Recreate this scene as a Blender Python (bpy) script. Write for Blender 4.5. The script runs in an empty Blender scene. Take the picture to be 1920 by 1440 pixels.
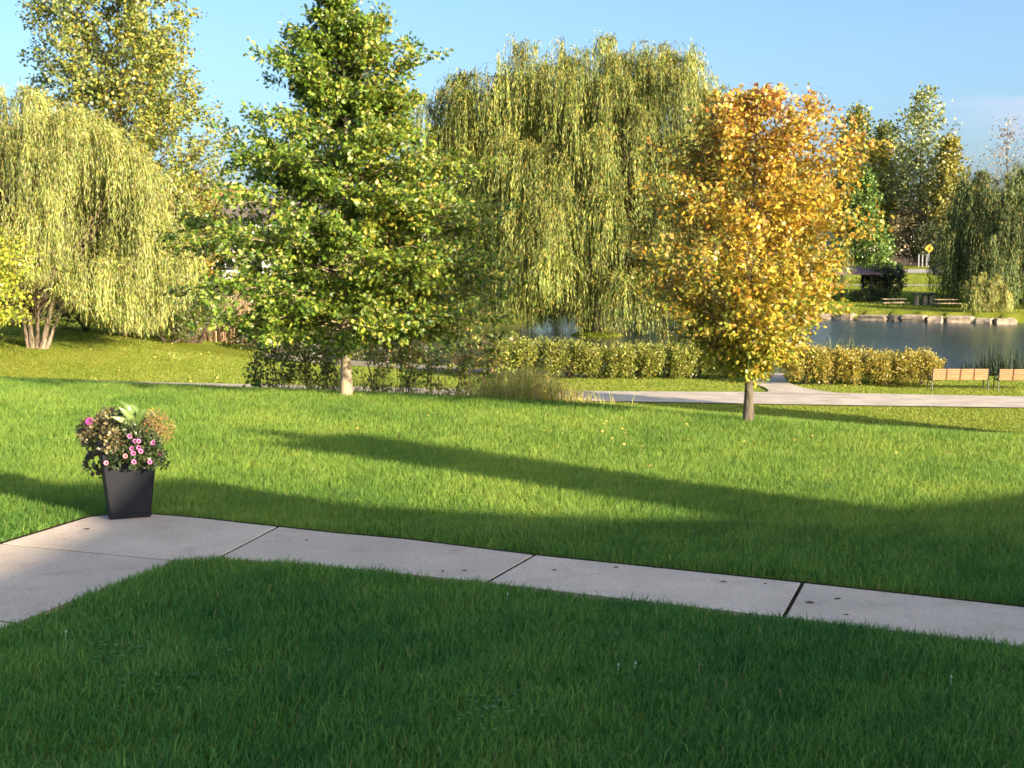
import bpy, math, random
import numpy as np
from mathutils import Vector
random.seed(7)
rng = np.random.default_rng(11)
PI = math.pi
scene = bpy.context.scene
COL = scene.collection

# ------------------------------------------------------------------ camera maths
F = 2400.0
EYE = 1.8
PITCH = math.atan(250.0 / F)
CP, SP = math.cos(PITCH), math.sin(PITCH)

def ray(x, y):
    xc = (x - 960) / F
    yc = (720 - y) / F
    return xc, CP + yc * SP, -SP + yc * CP

def G(x, y, z=0.0):                      # photograph pixel -> point at height z
    a, b, c = ray(x, y)
    t = (z - EYE) / c
    return np.array([a * t, b * t, z])

def P(x, y, Y):                          # photograph pixel -> point at distance Y
    a, b, c = ray(x, y)
    t = Y / b
    return np.array([a * t, Y, EYE + c * t])

SUN_EL = math.radians(15)
TAN_E = math.tan(SUN_EL)
SHV = np.array([-0.748, 0.664])          # plan direction in which shadows fall
SHV /= np.linalg.norm(SHV)
SHN = np.array([SHV[1], -SHV[0]])

# ------------------------------------------------------------------ object helpers
def tag(o, label=None, cat=None, group=None, kind=None):
    if label: o['label'] = label
    if cat: o['category'] = cat
    if group: o['group'] = group
    if kind: o['kind'] = kind
    return o

def thing(name, loc, label, cat, group=None, rz=0.0):
    o = bpy.data.objects.new(name, None)
    o.empty_display_size = 0.2
    COL.objects.link(o)
    o.location = Vector([float(v) for v in loc])
    o.rotation_euler = (0, 0, rz)
    return tag(o, label, cat, group)

def mesh_np(name, verts, faces, cols=None, mat=None, parent=None, smooth=False, origin=None):
    """verts (N,3); faces: list of (M,k) int arrays."""
    v = np.asarray(verts, dtype=np.float32).reshape(-1, 3)
    if origin is not None:
        v = v - np.asarray(origin, dtype=np.float32)
    me = bpy.data.meshes.new(name)
    me.vertices.add(len(v))
    me.vertices.foreach_set('co', v.ravel())
    faces = [np.asarray(f, dtype=np.int32) for f in faces if len(f)]
    idx = np.concatenate([f.ravel() for f in faces])
    tot = np.concatenate([np.full(len(f), f.shape[1], dtype=np.int32) for f in faces])
    st = np.zeros(len(tot), dtype=np.int32)
    st[1:] = np.cumsum(tot)[:-1]
    me.loops.add(len(idx))
    me.loops.foreach_set('vertex_index', idx)
    me.polygons.add(len(tot))
    me.polygons.foreach_set('loop_start', st)
    me.polygons.foreach_set('use_smooth', np.full(len(tot), bool(smooth)))
    me.update(calc_edges=True)
    if cols is not None:
        c = np.ones((len(v), 4), dtype=np.float32)
        c[:, :3] = cols
        at = me.attributes.new('Col', 'FLOAT_COLOR', 'POINT')
        at.data.foreach_set('color', c.ravel())
    o = bpy.data.objects.new(name, me)
    if mat: me.materials.append(mat)
    COL.objects.link(o)
    if parent: o.parent = parent
    return o

class MB:
    """collects simple shapes into one mesh"""
    def __init__(self): self.v = []; self.f = {}
    def add(self, verts, faces):
        b = len(self.v)
        self.v.extend([tuple(map(float, p)) for p in verts])
        for f in faces: self.f.setdefault(len(f), []).append([i + b for i in f])
    def box(self, c, s, rz=0.0, taper=1.0, bev=0.0, tilt=0.0):
        cx, cy, cz = c; hx, hy, hz = s[0] / 2, s[1] / 2, s[2] / 2
        pts = []
        if bev <= 0:
            for z, k in ((-hz, 1.0), (hz, taper)):
                for x, y in ((-hx, -hy), (hx, -hy), (hx, hy), (-hx, hy)):
                    pts.append((x * k, y * k, z))
            fs = [(3, 2, 1, 0), (4, 5, 6, 7), (0, 1, 5, 4), (1, 2, 6, 5), (2, 3, 7, 6), (3, 0, 4, 7)]
        else:
            b = bev
            rings = [(-hz, hx - b, hy - b), (-hz + b, hx, hy), (hz - b, hx * taper, hy * taper), (hz, hx * taper - b, hy * taper - b)]
            for z, ax, ay in rings:
                for x, y in ((-ax, -ay), (ax, -ay), (ax, ay), (-ax, ay)): pts.append((x, y, z))
            fs = [(3, 2, 1, 0), (12, 13, 14, 15)]
            for r in range(3):
                for k in range(4):
                    fs.append((r * 4 + k, r * 4 + (k + 1) % 4, r * 4 + 4 + (k + 1) % 4, r * 4 + 4 + k))
        ct, stt = math.cos(tilt), math.sin(tilt)
        c0, s0 = math.cos(rz), math.sin(rz)
        out = []
        for x, y, z in pts:
            y, z = y * ct - z * stt, y * stt + z * ct
            out.append((cx + x * c0 - y * s0, cy + x * s0 + y * c0, cz + z))
        self.add(out, fs)
    def tube(self, path, rad, sides=6, cap=True):
        path = [np.asarray(p, dtype=float) for p in path]
        n = len(path)
        if np.isscalar(rad): rad = [rad] * n
        vs = []; up = np.array([0.31, 0.52, 0.8])
        for i, p in enumerate(path):
            d = path[min(i + 1, n - 1)] - path[max(i - 1, 0)]
            d = d / (np.linalg.norm(d) + 1e-9)
            a = np.cross(d, up); a /= (np.linalg.norm(a) + 1e-9)
            b = np.cross(d, a)
            for k in range(sides):
                t = 2 * PI * k / sides
                vs.append(p + rad[i] * (math.cos(t) * a + math.sin(t) * b))
        fs = []
        for i in range(n - 1):
            for k in range(sides):
                fs.append((i * sides + k, i * sides + (k + 1) % sides, (i + 1) * sides + (k + 1) % sides, (i + 1) * sides + k))
        if cap:
            fs.append(tuple(range(sides))); fs.append(tuple(reversed(range((n - 1) * sides, n * sides))))
        self.add(vs, fs)
    def prism(self, poly, z0, z1):
        n = len(poly)
        vs = [(p[0], p[1], z0) for p in poly] + [(p[0], p[1], z1) for p in poly]
        fs = [tuple(reversed(range(n))), tuple(range(n, 2 * n))]
        for k in range(n): fs.append((k, (k + 1) % n, n + (k + 1) % n, n + k))
        self.add(vs, fs)
    def build(self, name, mat, parent=None, origin=None, smooth=False):
        return mesh_np(name, np.array(self.v), [np.array(f) for f in self.f.values()], None, mat, parent, smooth, origin)

# ------------------------------------------------------------------ materials
def new_mat(name):
    m = bpy.data.materials.new(name); m.use_nodes = True
    nt = m.node_tree
    return m, nt, nt.nodes['Principled BSDF'], nt.nodes['Material Output']

def noise_mix(nt, scale, c1, c2, detail=6, rough=0.6, lo=0.35, hi=0.65, coord='Object', stretch=None):
    tc = nt.nodes.new('ShaderNodeTexCoord')
    src = tc.outputs[coord]
    if stretch:
        mp = nt.nodes.new('ShaderNodeMapping'); mp.inputs['Scale'].default_value = stretch
        nt.links.new(src, mp.inputs[0]); src = mp.outputs[0]
    n = nt.nodes.new('ShaderNodeTexNoise'); n.inputs['Scale'].default_value = scale
    n.inputs['Detail'].default_value = detail; n.inputs['Roughness'].default_value = rough
    nt.links.new(src, n.inputs['Vector'])
    r = nt.nodes.new('ShaderNodeValToRGB')
    r.color_ramp.elements[0].position = lo; r.color_ramp.elements[0].color = (*c1, 1)
    r.color_ramp.elements[1].position = hi; r.color_ramp.elements[1].color = (*c2, 1)
    nt.links.new(n.outputs[0], r.inputs[0])
    return n, r, src

def simple_mat(name, c1, c2=None, scale=8.0, rough=0.7, spec=0.3, metal=0.0, bump=0.0, bscale=40.0, stretch=None):
    m, nt, b, out = new_mat(name)
    c2 = c2 or tuple(v * 0.75 for v in c1)
    n, r, src = noise_mix(nt, scale, c1, c2, stretch=stretch)
    nt.links.new(r.outputs[0], b.inputs['Base Color'])
    b.inputs['Roughness'].default_value = rough
    b.inputs['Specular IOR Level'].default_value = spec
    b.inputs['Metallic'].default_value = metal
    if bump > 0:
        n2 = nt.nodes.new('ShaderNodeTexNoise'); n2.inputs['Scale'].default_value = bscale; n2.inputs['Detail'].default_value = 8
        nt.links.new(src, n2.inputs['Vector'])
        bp = nt.nodes.new('ShaderNodeBump'); bp.inputs['Strength'].default_value = bump; bp.inputs['Distance'].default_value = 0.02
        nt.links.new(n2.outputs[0], bp.inputs['Height']); nt.links.new(bp.outputs[0], b.inputs['Normal'])
    return m

def leaf_mat(name, transl=0.3, rough=0.45, spec=0.35):
    m, nt, b, out = new_mat(name)
    at = nt.nodes.new('ShaderNodeAttribute'); at.attribute_name = 'Col'
    nt.links.new(at.outputs['Color'], b.inputs['Base Color'])
    b.inputs['Roughness'].default_value = rough
    b.inputs['Specular IOR Level'].default_value = spec
    tr = nt.nodes.new('ShaderNodeBsdfTranslucent')
    hs = nt.nodes.new('ShaderNodeHueSaturation'); hs.inputs['Value'].default_value = 1.25; hs.inputs['Hue'].default_value = 0.49
    nt.links.new(at.outputs['Color'], hs.inputs['Color']); nt.links.new(hs.outputs[0], tr.inputs['Color'])
    mx = nt.nodes.new('ShaderNodeMixShader'); mx.inputs[0].default_value = transl
    nt.links.new(b.outputs[0], mx.inputs[1]); nt.links.new(tr.outputs[0], mx.inputs[2])
    nt.links.new(mx.outputs[0], out.inputs['Surface'])
    return m

M_LEAF = leaf_mat('leaf_glossy', 0.2, 0.34, 0.5)
M_WILLOW = leaf_mat('leaf_willow', 0.12, 0.5, 0.3)
M_GRASS = leaf_mat('grass_blade', 0.38, 0.5, 0.25)
M_PETAL = leaf_mat('petal', 0.2, 0.6, 0.2)
M_BARK = simple_mat('bark_brown', (0.30, 0.215, 0.14), (0.16, 0.115, 0.08), 30, 0.9, 0.1, bump=0.8, bscale=60, stretch=(1, 1, 0.25))
M_BARK_TAN = simple_mat('bark_tan', (0.30, 0.235, 0.165), (0.12, 0.09, 0.06), 9, 0.9, 0.1, bump=0.8, bscale=25, stretch=(1, 1, 0.2))
M_BARK_GREY = simple_mat('bark_grey', (0.17, 0.14, 0.10), (0.09, 0.072, 0.052), 30, 0.9, 0.1, bump=0.8, bscale=60, stretch=(1, 1, 0.25))
M_BARK_PALE = simple_mat('bark_pale', (0.50, 0.38, 0.25), (0.33, 0.25, 0.17), 14, 0.9, 0.1, bump=0.6, bscale=40, stretch=(1, 1, 0.3))
M_BARK_DARK = simple_mat('bark_dark', (0.10, 0.075, 0.055), (0.055, 0.04, 0.03), 10, 0.95, 0.05, bump=0.6, bscale=20)
M_TWIG = simple_mat('twig', (0.12, 0.085, 0.06), (0.07, 0.05, 0.04), 20, 0.9, 0.1)

# ------------------------------------------------------------------ terrain
cre_px = [(-700, 690), (0, 716), (240, 727), (480, 737), (650, 743), (860, 753), (1080, 765), (1403, 790), (1640, 811), (1835, 825), (1920, 831), (2500, 860)]
cre = np.array([G(x, y)[:2] for x, y in cre_px])
def crest_y(X): return np.interp(X, cre[:, 0], cre[:, 1])

LOW = -3.4
WATER = -4.0
pond = np.array([(-12, 69), (-9, 64.5), (-4, 61), (0, 59.2), (6, 57.5), (15, 56), (26, 54.5), (45, 52), (80, 55), (95, 80),
                 (75, 98), (48, 101), (40.5, 103), (34, 105.5), (28, 108), (24, 110), (16, 116), (8, 126), (-4, 128), (-14, 118), (-17, 95), (-15, 78)], dtype=float)
def poly_sd(px, py, poly):               # signed distance, negative inside
    d = np.full(px.shape, 1e9); ins = np.zeros(px.shape, dtype=bool)
    n = len(poly)
    for i in range(n):
        a = poly[i]; b = poly[(i + 1) % n]
        e = b - a; wx, wy = px - a[0], py - a[1]
        t = np.clip((wx * e[0] + wy * e[1]) / (e @ e), 0, 1)
        d = np.minimum(d, np.hypot(wx - e[0] * t, wy - e[1] * t))
        c = (a[1] > py) != (b[1] > py)
        with np.errstate(divide='ignore', invalid='ignore'):
            xi = a[0] + (py - a[1]) / (b[1] - a[1] + 1e-12) * e[0]
        ins ^= c & (px < xi)
    return np.where(ins, -d, d)
def sstep(x, a, b):
    t = np.clip((x - a) / (b - a), 0, 1); return t * t * (3 - 2 * t)
WIL = P(1120, 630, 88.0)
def terrain(X, Y):
    X = np.asarray(X, dtype=float); Y = np.asarray(Y, dtype=float)
    s = Y - crest_y(X)
    # near lawn, rounded crest, bank falling to the park
    drop = np.where(s < 0, 0.0, np.where(s < 1.2, 0.20 * s * s / 2.4, 0.12 - 0.12 + 0.20 * (s - 0.6)))
    near = -drop
    low = np.full(X.shape, LOW)
    low = low + 1.05 * sstep(-X, 9, 24) * sstep(Y, 50, 60)           # left bank rises a little
    far = -3.2 + 2.9 * np.clip((Y - 110) / 60, 0, 1.0) + 0.8 * sstep(Y, 170, 400)
    low = low + (far - low) * sstep(Y, 92, 112) * sstep(X, -30, 0)
    lf = -2.3 + 1.6 * np.clip((Y - 85) / 60, 0, 1) + 1.0 * sstep(Y, 170, 400)
    low = np.where(X < 0, low + (lf - low) * sstep(Y, 85, 105) * sstep(-X, -2, 18), low)
    k = 0.35                                                        # smooth max of the two
    h = np.clip(0.5 + 0.5 * (near - low) / k, 0, 1)
    z = low * (1 - h) + near * h + k * h * (1 - h)
    z = np.where(s < 2, near, z)
    sd = poly_sd(X, Y, pond)
    inside = sstep(-sd, -2.6, 1.0)
    farwall = sstep(Y, 94, 100) * (X > 18) * (X < 50)
    inside = inside * (1 - farwall) + farwall * sstep(-sd, -0.5, 0.1)
    zp = -4.7
    z = z * (1 - inside) + zp * inside
    r = np.hypot(X - WIL[0], (Y - WIL[1]) * 1.0)
    isl = sstep(-r, -3.4, -1.0)
    z = np.where(isl > 0, np.maximum(z, -4.7 + 1.0 * isl), z)
    z = z + 0.012 * np.sin(X * 1.7 + 0.6 * Y) * np.sin(Y * 1.1) * (s < 0) * 0.8
    return z
def T(x, y): return float(terrain(np.array([x]), np.array([y]))[0])
def GT(x, y, it=40):                      # pixel -> terrain hit beyond the crest
    a, b, c = ray(x, y)
    best = None
    ts = np.arange(30, 300, 0.1)
    zs = terrain(a * ts / b, ts); zr = EYE + c * ts / b
    k = np.argmax(zs >= zr)
    Y = ts[k]
    return np.array([a * Y / b, Y, zs[k]])

gx = np.unique(np.concatenate([np.linspace(-900, -60, 22), np.arange(-60, -24, 1.5), np.arange(-24, 50, 0.5), np.arange(50, 110, 2), np.linspace(110, 900, 22)]))
gy = np.unique(np.concatenate([np.linspace(-150, -10, 15), np.arange(-10, 10, 1.0), np.arange(10, 62, 0.4), np.arange(62, 130, 0.8), np.arange(130, 240, 3), np.geomspace(240, 3000, 25)]))
XX, YY = np.meshgrid(gx, gy)
ZZ = terrain(XX, YY)
nx, ny = len(gx), len(gy)
ii = (np.arange(ny - 1)[:, None] * nx + np.arange(nx - 1)[None, :]).ravel()
gf = np.stack([ii, ii + 1, ii + nx + 1, ii + nx], axis=1)

m_ground, nt, b, out = new_mat('turf_soil')
n1, r1, src = noise_mix(nt, 0.35, (0.17, 0.22, 0.025), (0.28, 0.28, 0.05), detail=8, lo=0.35, hi=0.68)
n2 = nt.nodes.new('ShaderNodeTexNoise'); n2.inputs['Scale'].default_value = 9; n2.inputs['Detail'].default_value = 8
nt.links.new(src, n2.inputs['Vector'])
mixc = nt.nodes.new('ShaderNodeMixRGB'); mixc.blend_type = 'MULTIPLY'; mixc.inputs[0].default_value = 0.6
rr = nt.nodes.new('ShaderNodeValToRGB'); rr.color_ramp.elements[0].color = (0.6, 0.6, 0.55, 1); rr.color_ramp.elements[1].color = (1.25, 1.2, 1.1, 1)
rr.color_ramp.elements[0].position = 0.3; rr.color_ramp.elements[1].position = 0.7
nt.links.new(n2.outputs[0], rr.inputs[0]); nt.links.new(r1.outputs[0], mixc.inputs[1]); nt.links.new(rr.outputs[0], mixc.inputs[2])
nt.links.new(mixc.outputs[0], b.inputs['Base Color']); b.inputs['Roughness'].default_value = 1.0; b.inputs['Specular IOR Level'].default_value = 0.0
bp = nt.nodes.new('ShaderNodeBump'); bp.inputs['Strength'].default_value = 1.0; bp.inputs['Distance'].default_value = 0.15
n3 = nt.nodes.new('ShaderNodeTexNoise'); n3.inputs['Scale'].default_value = 14; n3.inputs['Detail'].default_value = 8
nt.links.new(src, n3.inputs['Vector']); nt.links.new(n3.outputs[0], bp.inputs['Height']); nt.links.new(bp.outputs[0], b.inputs['Normal'])
tag(mesh_np('ground', np.stack([XX.ravel(), YY.ravel(), ZZ.ravel()], 1), [gf], None, m_ground, smooth=True), kind='structure')

# water
m_water, nt, b, out = new_mat('pond_water')
b.inputs['Base Color'].default_value = (0.03, 0.05, 0.06, 1); b.inputs['Roughness'].default_value = 0.06
_gx = nt.nodes.new('ShaderNodeTexCoord'); _sx = nt.nodes.new('ShaderNodeSeparateXYZ'); nt.links.new(_gx.outputs['Object'], _sx.inputs[0])
_rx = nt.nodes.new('ShaderNodeMapRange'); _rx.interpolation_type = 'SMOOTHSTEP'
for k_, v_ in zip(('From Min', 'From Max', 'To Min', 'To Max'), (8, 20, .07, .22)): _rx.inputs[k_].default_value = v_
nt.links.new(_sx.outputs[0], _rx.inputs['Value']); nt.links.new(_rx.outputs[0], b.inputs['Roughness'])
b.inputs['IOR'].default_value = 1.333; b.inputs['Specular IOR Level'].default_value = 0.6
tc = nt.nodes.new('ShaderNodeTexCoord'); mp = nt.nodes.new('ShaderNodeMapping'); mp.inputs['Scale'].default_value = (0.55, 1.5, 1)
nt.links.new(tc.outputs['Object'], mp.inputs[0])
nw = nt.nodes.new('ShaderNodeTexNoise'); nw.inputs['Scale'].default_value = 1.3; nw.inputs['Detail'].default_value = 4
nt.links.new(mp.outputs[0], nw.inputs['Vector'])
nw2 = nt.nodes.new('ShaderNodeTexNoise'); nw2.inputs['Scale'].default_value = 0.12; nw2.inputs['Detail'].default_value = 2
nt.links.new(tc.outputs['Object'], nw2.inputs['Vector'])
rw = nt.nodes.new('ShaderNodeMapRange'); rw.inputs['From Min'].default_value = 0.4; rw.inputs['From Max'].default_value = 0.62
rw.inputs['To Min'].default_value = 0.16; rw.inputs['To Max'].default_value = 0.6
nt.links.new(nw2.outputs[0], rw.inputs['Value'])
bp = nt.nodes.new('ShaderNodeBump'); bp.inputs['Distance'].default_value = 0.11
sx_ = nt.nodes.new('ShaderNodeSeparateXYZ'); nt.links.new(tc.outputs['Object'], sx_.inputs[0])
rx_ = nt.nodes.new('ShaderNodeMapRange'); rx_.interpolation_type = 'SMOOTHSTEP'
for k_, v_ in zip(('From Min', 'From Max', 'To Min', 'To Max'), (10, 22, .45, 1.8)): rx_.inputs[k_].default_value = v_
nt.links.new(sx_.outputs[0], rx_.inputs['Value'])
mm_ = nt.nodes.new('ShaderNodeMath'); mm_.operation = 'MULTIPLY'; nt.links.new(rw.outputs[0], mm_.inputs[0]); nt.links.new(rx_.outputs[0], mm_.inputs[1]); mm_.use_clamp = True
nt.links.new(mm_.outputs[0], bp.inputs['Strength']); nt.links.new(nw.outputs[0], bp.inputs['Height']); nt.links.new(bp.outputs[0], b.inputs['Normal'])
wm = MB(); wm.add([(-40, 45, WATER), (110, 45, WATER), (110, 140, WATER), (-40, 140, WATER)], [(0, 1, 2, 3)])
# keep the sheet inside the basin: clip to the pond outline pushed outwards a little
ctr = pond.mean(0)
wp = []
for i in range(len(pond)):
    a = pond[i - 1]; c = pond[i]; e = pond[(i + 1) % len(pond)]
    t = (e - a); nrm = np.array([t[1], -t[0]]); nrm /= np.linalg.norm(nrm)
    wp.append(c + nrm * (1.2 if c[1] < 96 else 0.3))
wv = [(p[0], p[1], WATER) for p in wp]
wm = MB(); wm.add(wv, [tuple(range(len(wv)))])
tag(wm.build('water', m_water), kind='structure')

# ------------------------------------------------------------------ paths in the park
M_PATH = simple_mat('gravel_path', (0.62, 0.52, 0.42), (0.44, 0.37, 0.30), 1.1, 0.95, 0.1, bump=0.5, bscale=30)
def ribbon(name, left, right, lift=0.035, mat=M_PATH, seg=0.6):
    L, R = [], []
    for poly, outl in ((left, L), (right, R)):
        poly = np.array(poly, dtype=float)
        d = np.concatenate([[0], np.cumsum(np.hypot(*np.diff(poly, axis=0).T))])
        outl.append((poly, d))
    n = max(4, int(L[0][1][-1] / seg))
    k = 7
    t = np.linspace(0, 1, n)
    def samp(o): poly, d = o; return np.stack([np.interp(t * d[-1], d, poly[:, 0]), np.interp(t * d[-1], d, poly[:, 1])], 1)
    a, c = samp(L[0]), samp(R[0])
    w = np.linspace(0, 1, k)
    pts = a[:, None, :] * (1 - w)[None, :, None] + c[:, None, :] * w[None, :, None]
    z = terrain(pts[..., 0], pts[..., 1]) + lift
    v = np.concatenate([pts, z[..., None]], 2).reshape(-1, 3)
    i0 = (np.arange(n - 1)[:, None] * k + np.arange(k - 1)[None]).ravel()
    return tag(mesh_np(name, v, [np.stack([i0, i0 + 1, i0 + k + 1, i0 + k], 1)], None, mat, smooth=True), kind='structure')
def gl(px): return [G(x, y, LOW)[:2] for x, y in px]
ribbon('path', gl([(-500, 727), (0, 727), (480, 737), (780, 744), (1100, 753), (1500, 760), (1920, 766), (2600, 775)]),
       gl([(-500, 712), (0, 712), (480, 722), (780, 729), (1100, 735), (1500, 737), (1920, 745), (2600, 752)]))
ribbon('path', gl([(1600, 742), (1545, 736), (1500, 728), (1478, 720), (1470, 708), (1468, 700)]),
       gl([(1380, 740), (1440, 737), (1440, 731), (1415, 722), (1400, 708), (1400, 700)]), lift=0.05)
ribbon('path', [G(x, y, -3.3)[:2] for x, y in ((490, 671.5), (540, 674), (600, 679), (800, 690), (960, 700), (1100, 704))],
       [G(x, y, -3.3)[:2] for x, y in ((490, 664), (540, 665), (600, 669), (800, 681), (960, 691), (1100, 697))], lift=0.03, mat=simple_mat('bare_earth', (0.34, 0.29, 0.21), (0.26, 0.22, 0.15), 3, 1.0, .05))
M_ROAD = simple_mat('road_concrete', (0.42, 0.38, 0.34), (0.34, 0.31, 0.28), 0.6, 0.95, 0.1)
ribbon('road', [(-40, 156), (30, 156), (60, 157), (140, 160)], [(-40, 163), (30, 163), (60, 164), (140, 167)], lift=0.06, mat=M_ROAD, seg=3)
ribbon('pavement', [(20, 136.5), (44, 136), (70, 135), (120, 132)], [(20, 138), (44, 137.5), (70, 136.5), (120, 133.5)], lift=0.05, mat=M_ROAD, seg=2)

# ------------------------------------------------------------------ near pavement: concrete slabs with open joints
m_conc, nt, b, out = new_mat('broom_concrete')
n, r, src = noise_mix(nt, 1.6, (0.76, 0.60, 0.47), (0.60, 0.475, 0.37), detail=10, lo=0.3, hi=0.66)
nn = nt.nodes.new('ShaderNodeTexNoise'); nn.inputs['Scale'].default_value = 55; nn.inputs['Detail'].default_value = 9
nt.links.new(src, nn.inputs['Vector'])
mixc = nt.nodes.new('ShaderNodeMixRGB'); mixc.blend_type = 'MULTIPLY'; mixc.inputs[0].default_value = 0.6
rr = nt.nodes.new('ShaderNodeValToRGB'); rr.color_ramp.elements[0].color = (0.7, 0.7, 0.7, 1); rr.color_ramp.elements[1].color = (1.15, 1.15, 1.15, 1)
rr.color_ramp.elements[0].position = 0.3; rr.color_ramp.elements[1].position = 0.7
nt.links.new(nn.outputs[0], rr.inputs[0]); nt.links.new(r.outputs[0], mixc.inputs[1]); nt.links.new(rr.outputs[0], mixc.inputs[2])
at = nt.nodes.new('ShaderNodeAttribute'); at.attribute_name = 'Col'
mt = nt.nodes.new('ShaderNodeMixRGB'); mt.blend_type = 'MULTIPLY'; mt.inputs[0].default_value = 1
st1 = nt.nodes.new('ShaderNodeTexNoise'); st1.inputs['Scale'].default_value = 4.5; st1.inputs['Detail'].default_value = 10; st1.inputs['Roughness'].default_value = .7
nt.links.new(src, st1.inputs['Vector'])
st2 = nt.nodes.new('ShaderNodeValToRGB'); st2.color_ramp.elements[0].position = .33; st2.color_ramp.elements[0].color = (.86, .84, .82, 1); st2.color_ramp.elements[1].position = .47; st2.color_ramp.elements[1].color = (1, 1, 1, 1)
nt.links.new(st1.outputs[0], st2.inputs[0])
mt2 = nt.nodes.new('ShaderNodeMixRGB'); mt2.blend_type = 'MULTIPLY'; mt2.inputs[0].default_value = 1
nt.links.new(mixc.outputs[0], mt.inputs[1]); nt.links.new(at.outputs['Color'], mt.inputs[2]); nt.links.new(mt.outputs[0], mt2.inputs[1]); nt.links.new(st2.outputs[0], mt2.inputs[2])
nt.links.new(mt2.outputs[0], b.inputs['Base Color']); b.inputs['Roughness'].default_value = 0.9; b.inputs['Specular IOR Level'].default_value = 0.2
mp = nt.nodes.new('ShaderNodeMapping'); mp.inputs['Scale'].default_value = (260, 14, 1); mp.inputs['Rotation'].default_value = (0, 0, 0.42)
nt.links.new(src, mp.inputs[0])
nb = nt.nodes.new('ShaderNodeTexNoise'); nb.inputs['Scale'].default_value = 1; nb.inputs['Detail'].default_value = 3
nt.links.new(mp.outputs[0], nb.inputs['Vector'])
bp = nt.nodes.new('ShaderNodeBump'); bp.inputs['Strength'].default_value = 0.8; bp.inputs['Distance'].default_value = 0.004
nt.links.new(nb.outputs[0], bp.inputs['Height']); nt.links.new(bp.outputs[0], b.inputs['Normal'])

TOP = 0.02
def g2(x, y): return G(x, y, TOP)[:2]
NEARSHIFT = 0.03                           # the verge grass hides the near edge by about this much
outer = {'E': g2(2900, 1245), 'C': g2(1505, 1092), 'B': g2(1003, 1040), 'A': g2(522, 987)}
inner = {'C': g2(1470, 1155), 'B': g2(915, 1090), 'A': g2(410, 1045)}
def tow(a, bpt, d):
    v = bpt - a; return bpt + v / np.linalg.norm(v) * d
for k in inner: inner[k] = tow(outer[k], inner[k], NEARSHIFT)
dirCE = (outer['C'] - outer['B']); inner['E'] = inner['C'] + (outer['E'] - outer['C'])
outerL1 = g2(0, 1019); innerL1 = g2(330, 1051)
innerL1 = tow(outerL1, innerL1, 0.0)
dl = g2(0, 1019) - g2(165, 969)
dl /= np.linalg.norm(dl)
outerL2 = outerL1 + dl * 1.32; innerL2 = innerL1 + dl * 1.32
outerL3 = outerL1 + dl * 2.7; innerL3 = innerL1 + dl * 2.7
outerL4 = outerL1 + dl * 6; innerL4 = innerL1 + dl * 6
pc = [g2(470, 981.5), g2(423, 976), g2(378, 971), g2(333, 967), g2(287, 963.5), g2(235, 961), g2(165, 969), g2(80, 995)]
slabs = [
    [inner['C'], inner['E'], outer['E'], outer['C']],
    [inner['B'], inner['C'], outer['C'], outer['B']],
    [inner['A'], tow(g2(600, 985), g2(560, 1054), .03), tow(g2(740, 1005), g2(720, 1070), .03), inner['B'], outer['B'], g2(760, 1010), g2(633, 999), outer['A']],
    [innerL1, tow(g2(400, 1000), g2(365, 1050), .005), inner['A'], outer['A']] + pc + [outerL1],
    [outerL1, outerL2, innerL2, innerL1],
    [outerL2, outerL3, innerL3, innerL2],
    [outerL3, outerL4, innerL4, innerL3],
]
def inset(poly, d):
    poly = [np.array(p) for p in poly]; n = len(poly); c = np.mean(poly, axis=0)
    area = sum(poly[i][0] * poly[(i + 1) % n][1] - poly[(i + 1) % n][0] * poly[i][1] for i in range(n))
    if area < 0: poly = poly[::-1]
    res = []
    for i in range(n):
        a, p, e = poly[i - 1], poly[i], poly[(i + 1) % n]
        d1 = (p - a) / np.linalg.norm(p - a); d2 = (e - p) / np.linalg.norm(e - p)
        n1 = np.array([-d1[1], d1[0]]); n2 = np.array([-d2[1], d2[0]])
        m = n1 + n2; m /= np.linalg.norm(m)
        res.append(p + m * d / max(0.4, m @ n1))
    return res
sm = MB()
for s_ in slabs:
    p0 = inset(s_, 0.008); p1 = inset(s_, 0.013)
    n = len(p0)
    vs = [(p[0], p[1], -0.1) for p in p0] + [(p[0], p[1], TOP - 0.011) for p in p0] + [(p[0], p[1], TOP) for p in p1]
    fs = [tuple(range(2 * n, 3 * n))]
    for r in range(2):
        for k in range(n): fs.append((r * n + k, r * n + (k + 1) % n, (r + 1) * n + (k + 1) % n, (r + 1) * n + k))
    sm.add(vs, fs)
swo = tag(sm.build('sidewalk', m_conc), kind='structure')
tone = np.ones((len(sm.v), 4), dtype=np.float32); kk = 0
for s_, tv_ in zip(slabs, (.97, 1.04, .95, 1.02, .93, 1.0, .97)):
    tone[kk:kk + 3 * len(s_), :3] = np.array([tv_, tv_ * .995, tv_ * .985]); kk += 3 * len(s_)
at_ = swo.data.attributes.new('Col', 'FLOAT_COLOR', 'POINT'); at_.data.foreach_set('color', tone.ravel())
M_SOIL = simple_mat('dark_soil', (0.045, 0.032, 0.022), (0.025, 0.018, 0.013), 30, 1.0, 0.05, bump=0.8, bscale=80)
allp = np.array([inner['E'], outer['E'], outer['C'], outer['B'], g2(760, 1010), g2(633, 999), outer['A']] + pc + [outerL1, outerL2, outerL3, outerL4, innerL4, innerL3, innerL2, innerL1,
                 tow(g2(400, 1000), g2(365, 1050), .005), inner['A'], tow(g2(600, 985), g2(560, 1054), .03), tow(g2(740, 1005), g2(720, 1070), .03), inner['B'], inner['C']])
n_in = 9                                   # points of the grassy near edge: the first one and the last nine
fl_ = np.array([True] + [False] * (len(allp) - 1)); fl_[-n_in - 1:] = True
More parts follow.
